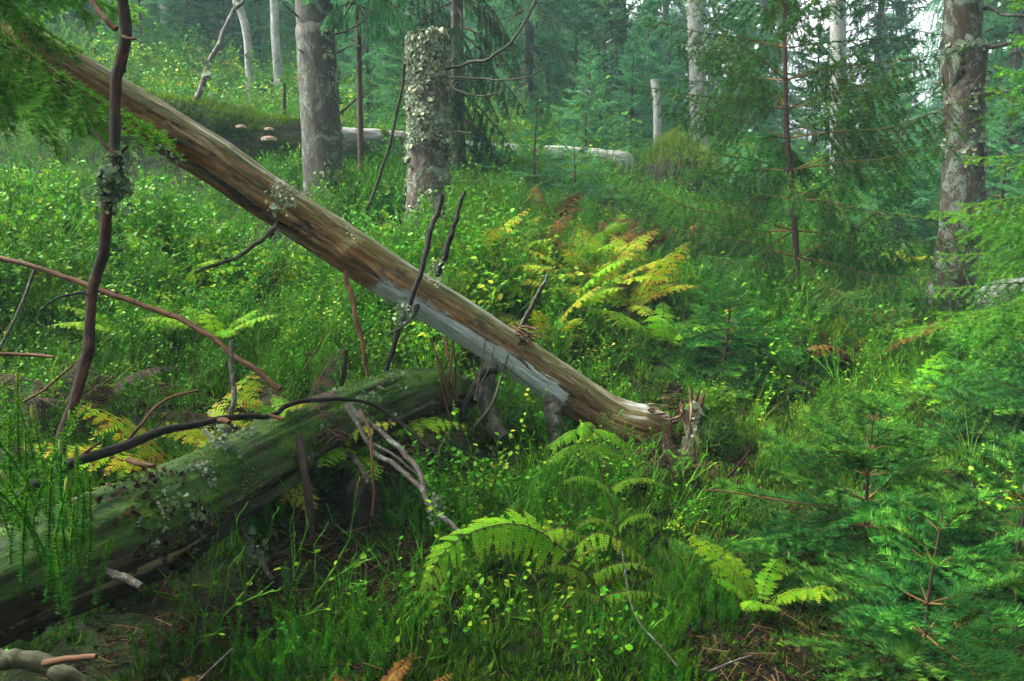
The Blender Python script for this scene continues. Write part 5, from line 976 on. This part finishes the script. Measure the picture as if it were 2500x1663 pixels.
# ------------------------------------------------------------------ bilberry, clubmoss, grass, moss: kinds
def bilberry(seed, H=0.24, leaves=26, nmain=3, fine=True, yel=(.2, .95), dry=False, spreadf=.5, split=False):
    rg = np.random.default_rng(seed); p0, p1, rr, tips = [], [], [], []
    def go(p, d, L, r, lev):
        n = max(3, int(L / .022)); s = L / n
        for k in range(n):
            z = 1 if k % 2 else -1; d2 = unit(d + np.cross(d, [0, 0, 1]) * .28 * z + rg.normal(0, .10, 3) + [0, 0, .03]); q = p + d2 * s; p0.append(p); p1.append(q); rr.append(r); p = q
            tips.append((p, d2, lev))
            if lev > 0 and k >= n * .25 and rg.random() < .62: go(p, unit(d + rg.normal(0, .55, 3) + [0, 0, .15]), L * rg.uniform(.3, .55), r * .72, lev - 1)
    for k in range(nmain):
        a = rg.uniform(0, 6.28); tl = rg.uniform(.1, spreadf); go(np.array([math.cos(a) * .012, math.sin(a) * .012, -.02]), unit([math.cos(a) * tl, math.sin(a) * tl, 1]), H * rg.uniform(.7, 1.1), .0019, 2)
    m = MB(); twigs(m, p0, p1, np.array(rr), np.array(rr) * .9, 0, rg.uniform(0, 1, len(p0)))
    st_ = m
    if split: m = MB()
    if leaves:
        out = [tips[k] for k in rg.permutation(len(tips))[:leaves]]
        for p, d, lv in out:
            a = unit(np.array([rg.normal(), rg.normal(), .25 * rg.normal()]) + .4 * d); L = rg.uniform(.011, .025); n = unit(np.array([0, 0, 1.]) + rg.normal(0, .35, 3)); s = unit(np.cross(a, n)); w = L * .34
            V = [p, p + a * L * .35 + s * w + n * w * .25, p + a * L * .75 + s * w * .8 + n * w * .2, p + a * L * 1.02, p + a * L * .75 - s * w * .8 + n * w * .2, p + a * L * .35 - s * w + n * w * .25, p + a * L * .5 - n * w * .1]
            m.add(V, [(0, 1, 6), (1, 2, 6), (2, 3, 6), (3, 4, 6), (4, 5, 6), (5, 0, 6)], 1, rg.uniform(*yel))
    if split:
        for f in m.F: f[1][:] = 0
        return st_.mesh('bilberry_stems_%d' % seed, M['bil_stem'], attrs=False), m.mesh('bilberry_leaves_%d' % seed, M['bil_leaf'], attrs=False)
    return m.mesh('bilberry_kind_%d' % seed, [M['bil_dry' if dry else 'bil_stem'], M['bil_leaf']], attrs=False)
BIL = [bilberry(1, .24, 120, 4, yel=(0, .5)), bilberry(2, .22, 110, 4, yel=(.3, .9)), bilberry(3, .26, 40, 4, yel=(0, .6)), bilberry(4, .22, 0, 4), bilberry(5, .28, 30, 4, yel=(.1, .7)), bilberry(6, .18, 90, 3, yel=(.5, 1.0)), bilberry(7, .2, 0, 3, dry=True), bilberry(8, .16, 110, 5, yel=(0, .35))]
PATCH = ([.24, .12, .10, .10, .10, .08, .06, .20], [.06, .01, .26, .24, .24, .00, .09, .10])
def clubmoss(seed, H=.12, cone=False, nwh=34, per=7):
    rg = np.random.default_rng(seed); u = np.linspace(0, 1, 12); b = rg.normal(0, .12, 2); p = np.c_[b[0] * H * u ** 2, b[1] * H * u ** 2, u * H - .01]; m = MB(); twigs(m, p[:-1], p[1:], .0012, .001, 0, .2)
    t = np.repeat(np.linspace(.02, 1, nwh), per); a = rg.uniform(0, 6.28, len(t)); q = np.stack([np.interp(t, u, p[:, j]) for j in range(3)], 1); up = np.interp(t, [0, .85, 1], [.05, .35, 1.3]) + rg.normal(0, .15, len(t))
    d = unit(np.c_[np.cos(a), np.sin(a), up]); blades(m, q, d, .0078 * np.interp(t, [0, .2, .9, 1], [.8, 1, 1, .7]) * rg.uniform(.85, 1.15, len(t)), .0021, rg, 0, np.clip(t * .55 + rg.uniform(0, .4, len(t)), 0, 1))
    if cone: tube(m, np.array([p[-1], p[-1] + [0, 0, .006], p[-1] + [0, 0, .014], p[-1] + [0, 0, .017]]), [.0010, .0018, .0018, .0007], 7, 1, .6)
    return m.mesh('clubmoss_kind_%d' % seed, [M['club'], M['cone']], attrs=False)
CLUB = [clubmoss(1), clubmoss(2, .10), clubmoss(3, .14), clubmoss(4, .13, True)]
def mosstuft(seed, n=70, R=.022, h=.026, mat='moss'):
    rg = np.random.default_rng(seed); m = MB(); a = rg.uniform(0, 6.28, n); r = R * np.sqrt(rg.random(n)); q = np.c_[np.cos(a) * r, np.sin(a) * r, np.full(n, -.004)]
    blades(m, q, unit(np.c_[np.cos(a) * r / R * .9, np.sin(a) * r / R * .9, np.ones(n)] + rg.normal(0, .3, (n, 3))), h * rg.uniform(.5, 1.2, n), .0045, rg); return m.mesh('moss_kind_%d' % seed, M[mat], attrs=False)
MOSS = [mosstuft(1), mosstuft(2), mosstuft(3, 90, .03, .02)]
def grasstuft(seed, n=26, H=.22):
    rg = np.random.default_rng(seed); m = MB()
    for _ in range(n):
        a = rg.uniform(0, 6.28); L = H * rg.uniform(.5, 1.2); b = rg.uniform(.25, 1.1); s = np.array([-math.sin(a), math.cos(a), 0]) * .0011; V = []
        for k in range(5):
            u = k / 4; c = np.array([math.cos(a) * (b * u * u * L * .8 + .008), math.sin(a) * (b * u * u * L * .8 + .008), L * (u - .35 * b * u * u)]); w = (1 - u) ** .6; V += [c - s * w, c + s * w]
        m.add(V, [(2 * k, 2 * k + 1, 2 * k + 3, 2 * k + 2) for k in range(4)], 0, rg.uniform(0, 1))
    return m.mesh('grass_kind_%d' % seed, M['grass'], attrs=False)
GRASS = [grasstuft(1), grasstuft(2, 20, .28)]
def litterbit(seed, n=30):
    rg = np.random.default_rng(seed); m = MB(); q = np.c_[rg.uniform(-.06, .06, (n, 2)), rg.uniform(.002, .02, n)]; d = unit(rg.normal(0, 1, (n, 3)) * [1, 1, .25]); L = rg.uniform(.01, .06, n)[:, None]; twigs(m, q - d * L / 2, q + d * L / 2, .0011, .0008, 0, rg.uniform(0, 1, n))
    lobes(m, np.c_[rg.uniform(-.06, .06, (14, 2)), rg.uniform(0, .012, 14)], np.tile([0, 0, 1.], (14, 1)), .0045, rg, 0, rmax=.8); return m.mesh('litter_kind_%d' % seed, M['litter'], attrs=False)
LITTER = [litterbit(1), litterbit(2)]

# ------------------------------------------------------------------ ground cover
def axis_clear(x, y):
    """True where the near mossy log does not lie"""
    a, b = P(-80, 1470, 1.50)[:2], P(1070, 930, 3.12)[:2]; ab = b - a; q = np.c_[x, y] - a; t = np.clip(q @ ab / (ab @ ab), 0, 1); return np.linalg.norm(q - t[:, None] * ab, axis=1) > .13
def field(n, y0, y1, rng, half=0.80, pw=1.0):
    y = y0 + (y1 - y0) * rng.random(n) ** pw; x = rng.uniform(-1, 1, n) * (y * half + .35); return x, y
def hollow(x, y):
    """bare dark patches: under the mossy log, before the saplings"""
    c = [(P(820, 1300, 2.2), .30), (P(560, 1390, 1.95), .20), (P(1880, 1560, 1.8), .20), (P(1150, 1020, 3.0), .3), (P(1600, 1120, 3.2), .3), (P(1480, 1070, 3.2), .25), (P(1740, 1140, 3.2), .22), (P(2106, 1400, 2.28), .42), (P(2252, 1640, 1.75), .36), (P(2440, 1450, 2.1), .36), (P(1765, 960, 3.95), .35)]
    h = np.zeros(len(x))
    for q, s in c: h = np.maximum(h, np.exp(-((x - q[0]) ** 2 + (y - q[1]) ** 2) / (s * s)))
    return h
def spread(name, label, protos, x, y, rng, smin, smax, tilt=.25, w=None, dz=0.0, patch=None, grow=0.0):
    """patch: weights per kind in two kinds of patches (leafy / bare) that noise lays over the ground"""
    p = np.c_[x, y, gz(x, y) + dz]; n = len(x); q = np.c_[x, y, x * 0]; f = fbm(q * .9, 3, 71); sc = rng.uniform(smin, smax, n) * (1 + grow * fbm(q * 1.1 + 40, 3, 72) * 2)
    idx = rng.choice(len(protos), n, p=w)
    if patch is not None: idx = np.where(f + rng.normal(0, .12, n) > .05, rng.choice(len(protos), n, p=patch[0]), rng.choice(len(protos), n, p=patch[1]))
    return scatter(name, label, protos, p, rng.uniform(0, 6.28, n), np.clip(sc, .25, 9), idx, rng.normal(0, tilt, (n, 2)))
rg = np.random.default_rng(2024)
x, y = field(15000, 1.0, 5.0, rg, pw=.8); k = (hollow(x, y) < rg.uniform(.35, 1, len(x))) & axis_clear(x, y); spread('moss_carpet', 'low green moss carpeting the forest floor', MOSS, x[k], y[k], rg, .7, 1.7)
x, y = field(15000, 1.0, 3.4, rg, pw=.8); f = fbm(np.c_[x * 1.7, y * 1.7, x * 0], 3, 61); k = (f > -.08) & (hollow(x, y) < .35) & axis_clear(x, y) & ((y < 2.9) | (f > .15)); spread('clubmoss_carpet', 'dense upright clubmoss shoots covering the foreground', CLUB[:3], x[k], y[k], rg, .65, 1.15, .16)
x, y = field(2200, 1.5, 4.2, rg, pw=.6); f = fbm(np.c_[x * 2.2 + 9, y * 2.2, x * 0], 3, 62); k = (f > .02) & (hollow(x, y) < .45) & axis_clear(x, y); spread('bilberry_undergrowth', 'bilberry stems with sparse yellow leaves among the moss', BIL, x[k], y[k], rg, .40, .80, .22, patch=([.22, .10, .14, .14, .16, .06, .06, .12], [.05, .02, .26, .26, .26, .00, .08, .07]), grow=.5)
x, y = field(13000, 3.3, 9.5, rg, half=.78, pw=.85); k = fbm(np.c_[x * 2.0, y * 1.6, x * 0], 3, 63) + rg.normal(0, .12, len(x)) > -.10; spread('bilberry_slope', 'green bilberry stems covering the rising slope', BIL, x[k], y[k], rg, .6, 1.1, .22, patch=PATCH, grow=.7)
x, y = field(6500, 9.0, 24, rg, half=.8, pw=.75); spread('slope_thicket', 'bright leafy bilberry thicket far up the slope', BIL, x, y, rg, 1.0, 2.2, .2, patch=([.2, .3, .05, .05, .05, .3, .01, .04], [.2, .08, .2, .14, .2, .06, .04, .08]), grow=.6)
x, y = field(220, 1.3, 8, rg, pw=.6); k = (hollow(x, y) < .4) & axis_clear(x, y); spread('grass_cover', 'fine grass blades between the bilberries', GRASS, x[k], y[k], rg, .5, 1.1, .2)
x, y = field(2600, 1.0, 4.5, rg); k = (hollow(x, y) > .25) | (rg.random(len(x)) < .25); spread('needle_litter', 'brown needles, twigs and leaf scraps on bare soil', LITTER, x[k], y[k], rg, .8, 1.6, .2)

# ------------------------------------------------------------------ foreground plants one can tell apart
def plant(name, label, cat, mesh, q, s, rz, group, tilt=(0, 0)):
    o = obj(name, mesh, None); o.location = Vector(q); o.rotation_euler = (tilt[0], tilt[1], rz); o.scale = (s, s, s); o['label'] = label; o['category'] = cat; o['group'] = group; return o
rg = np.random.default_rng(88)
for k, (px, py, d, s) in enumerate([(30, 1230, 1.50, 1.5), (70, 1210, 1.52, 1.35), (110, 1240, 1.55, 1.5), (150, 1225, 1.58, 1.4), (185, 1290, 1.58, 1.5), (60, 1330, 1.42, 1.5), (100, 1370, 1.42, 1.5), (140, 1410, 1.42, 1.6), (175, 1450, 1.42, 1.5), (120, 1320, 1.45, 1.6), (80, 1290, 1.45, 1.7), (160, 1350, 1.44, 1.6), (215, 1400, 1.48, 1.7), (200, 1330, 1.50, 1.5), (35, 1180, 1.6, 1.3), (20, 1300, 1.46, 1.4), (175, 1520, 1.40, 1.5), (235, 1460, 1.48, 1.3), (10, 1150, 1.62, 1.5), (50, 1140, 1.64, 1.5), (90, 1160, 1.62, 1.5), (15, 1240, 1.50, 1.7), (45, 1280, 1.48, 1.7), (130, 1270, 1.50, 1.6), (165, 1280, 1.5, 1.5), (55, 1400, 1.38, 1.5), (25, 1360, 1.4, 1.5), (115, 1450, 1.38, 1.5), (190, 1380, 1.46, 1.5), (145, 1480, 1.4, 1.5), (85, 1240, 1.5, 1.5), (222, 1340, 1.52, 1.5)]):
    plant('clubmoss_shoot', 'tall clubmoss shoot rising in front of the near end of the mossy log', 'clubmoss', CLUB[k % 4], P(px, py, d), s, k * .8, 'clubmoss shoots by the near end of the mossy log', (rg.normal(0, .12), rg.normal(0, .12)))
for k in range(64):
    px, py = rg.uniform(330, 1700), rg.uniform(1440, 1650); q, d = hit(px, py)
    plant('clubmoss_shoot', 'upright clubmoss shoot in the moss bed along the bottom edge', 'clubmoss', CLUB[k % 3], q, rg.uniform(.9, 1.3), k, 'clubmoss shoots along the bottom edge', (rg.normal(0, .1), rg.normal(0, .1)))
BL2 = [bilberry(21, .22, 26, 2, yel=(.4, .9), split=True), bilberry(22, .24, 14, 2, yel=(.3, .8), split=True), bilberry(23, .26, 6, 3, yel=(.4, .8), spreadf=.9, split=True)]
for px, py, kk, s, lab in [(560, 1560, 2, 1.15, 'leafless bilberry with bright zigzag stems under the mossy log'), (700, 1560, 2, 1.2, 'spreading bilberry with a few yellow leaves below the dark hollow'), (470, 1600, 2, 1.1, 'bilberry stems forking beside the small rusty fern'), (820, 1520, 1, 1.0, 'bilberry with paired yellow leaves left of the arching bracken'),
        (1120, 1560, 0, 1.0, 'leafy yellow bilberry under the hanging tip of the arching bracken'), (1200, 1600, 0, 1.0, 'yellow leaved bilberry under the middle of the arching bracken'), (1300, 1580, 0, 1.0, 'dense yellow bilberry under the bracken stalk'), (1400, 1620, 1, 1.0, 'bilberry with pale leaves below the bracken stalk'), (1180, 1190, 0, 1.0, 'yellow leaved bilberry in front of the propping root stub'),
        (1260, 1180, 0, 1.0, 'leafy bilberry between the two root stubs'), (1100, 1160, 1, 1.0, 'bilberry beside the lichen spotted branch'), (1330, 1230, 1, .9, 'bilberry left of the upright bracken'), (1800, 1000, 0, 1.1, 'bright yellow bilberry below the bushy bluish sapling'), (1900, 1000, 0, 1.1, 'yellow bilberry right of the mossy stump, below the open spruce'), (1860, 1080, 0, 1.1, 'yellow leaved bilberry just above the flat sprayed sapling'),
        (2080, 1010, 2, 1.3, 'bare green bilberry stems above the flat sprayed sapling'), (2180, 1000, 2, 1.3, 'tangled bare bilberry stems left of the level branched sapling'), (1620, 1280, 2, 1.1, 'green bilberry tangle right of the upright bracken'), (1700, 1400, 2, 1.1, 'green bilberry tangle left of the closest sapling'), (1000, 600, 0, 1.6, 'yellow leaved bilberry at the foot of the lichen snag')]:
    q, d = hit(px, py); t = thing('bilberry_bush', lab, 'bilberry', q, 'bilberry bushes in the foreground'); t.rotation_euler = (rg.normal(0, .1), rg.normal(0, .1), rg.uniform(0, 6)); t.scale = (s, s, s); obj('stems', BL2[kk][0], None, t, kind='stuff'); obj('leaves', BL2[kk][1], None, t, kind='stuff')

# ------------------------------------------------------------------ the misty air
def haze():
    m = MB(); x0, x1, y0, y1, z0, z1 = -64, 64, -10, 74, -4, 30
    V = [(x, y, z) for z in (z0, z1) for y in (y0, y1) for x in (x0, x1)]; m.add(V, [(0, 2, 3, 1), (4, 5, 7, 6), (0, 1, 5, 4), (2, 6, 7, 3), (0, 4, 6, 2), (1, 3, 7, 5)])
    mt = bpy.data.materials.new('misty_air'); mt.use_nodes = True; nt = mt.node_tree; nt.nodes.clear(); out = nt.nodes.new('ShaderNodeOutputMaterial'); v = nt.nodes.new('ShaderNodeVolumePrincipled')
    v.inputs['Color'].default_value = (0.58, 0.92, 1.0, 1); v.inputs['Density'].default_value = 0.0024; nt.links.new(v.outputs[0], out.inputs['Volume'])
    mt.cycles.homogeneous_volume = True; o = obj('haze', m, mt); o['kind'] = 'stuff'; o['label'] = 'thin pale mist filling the wood'
haze()
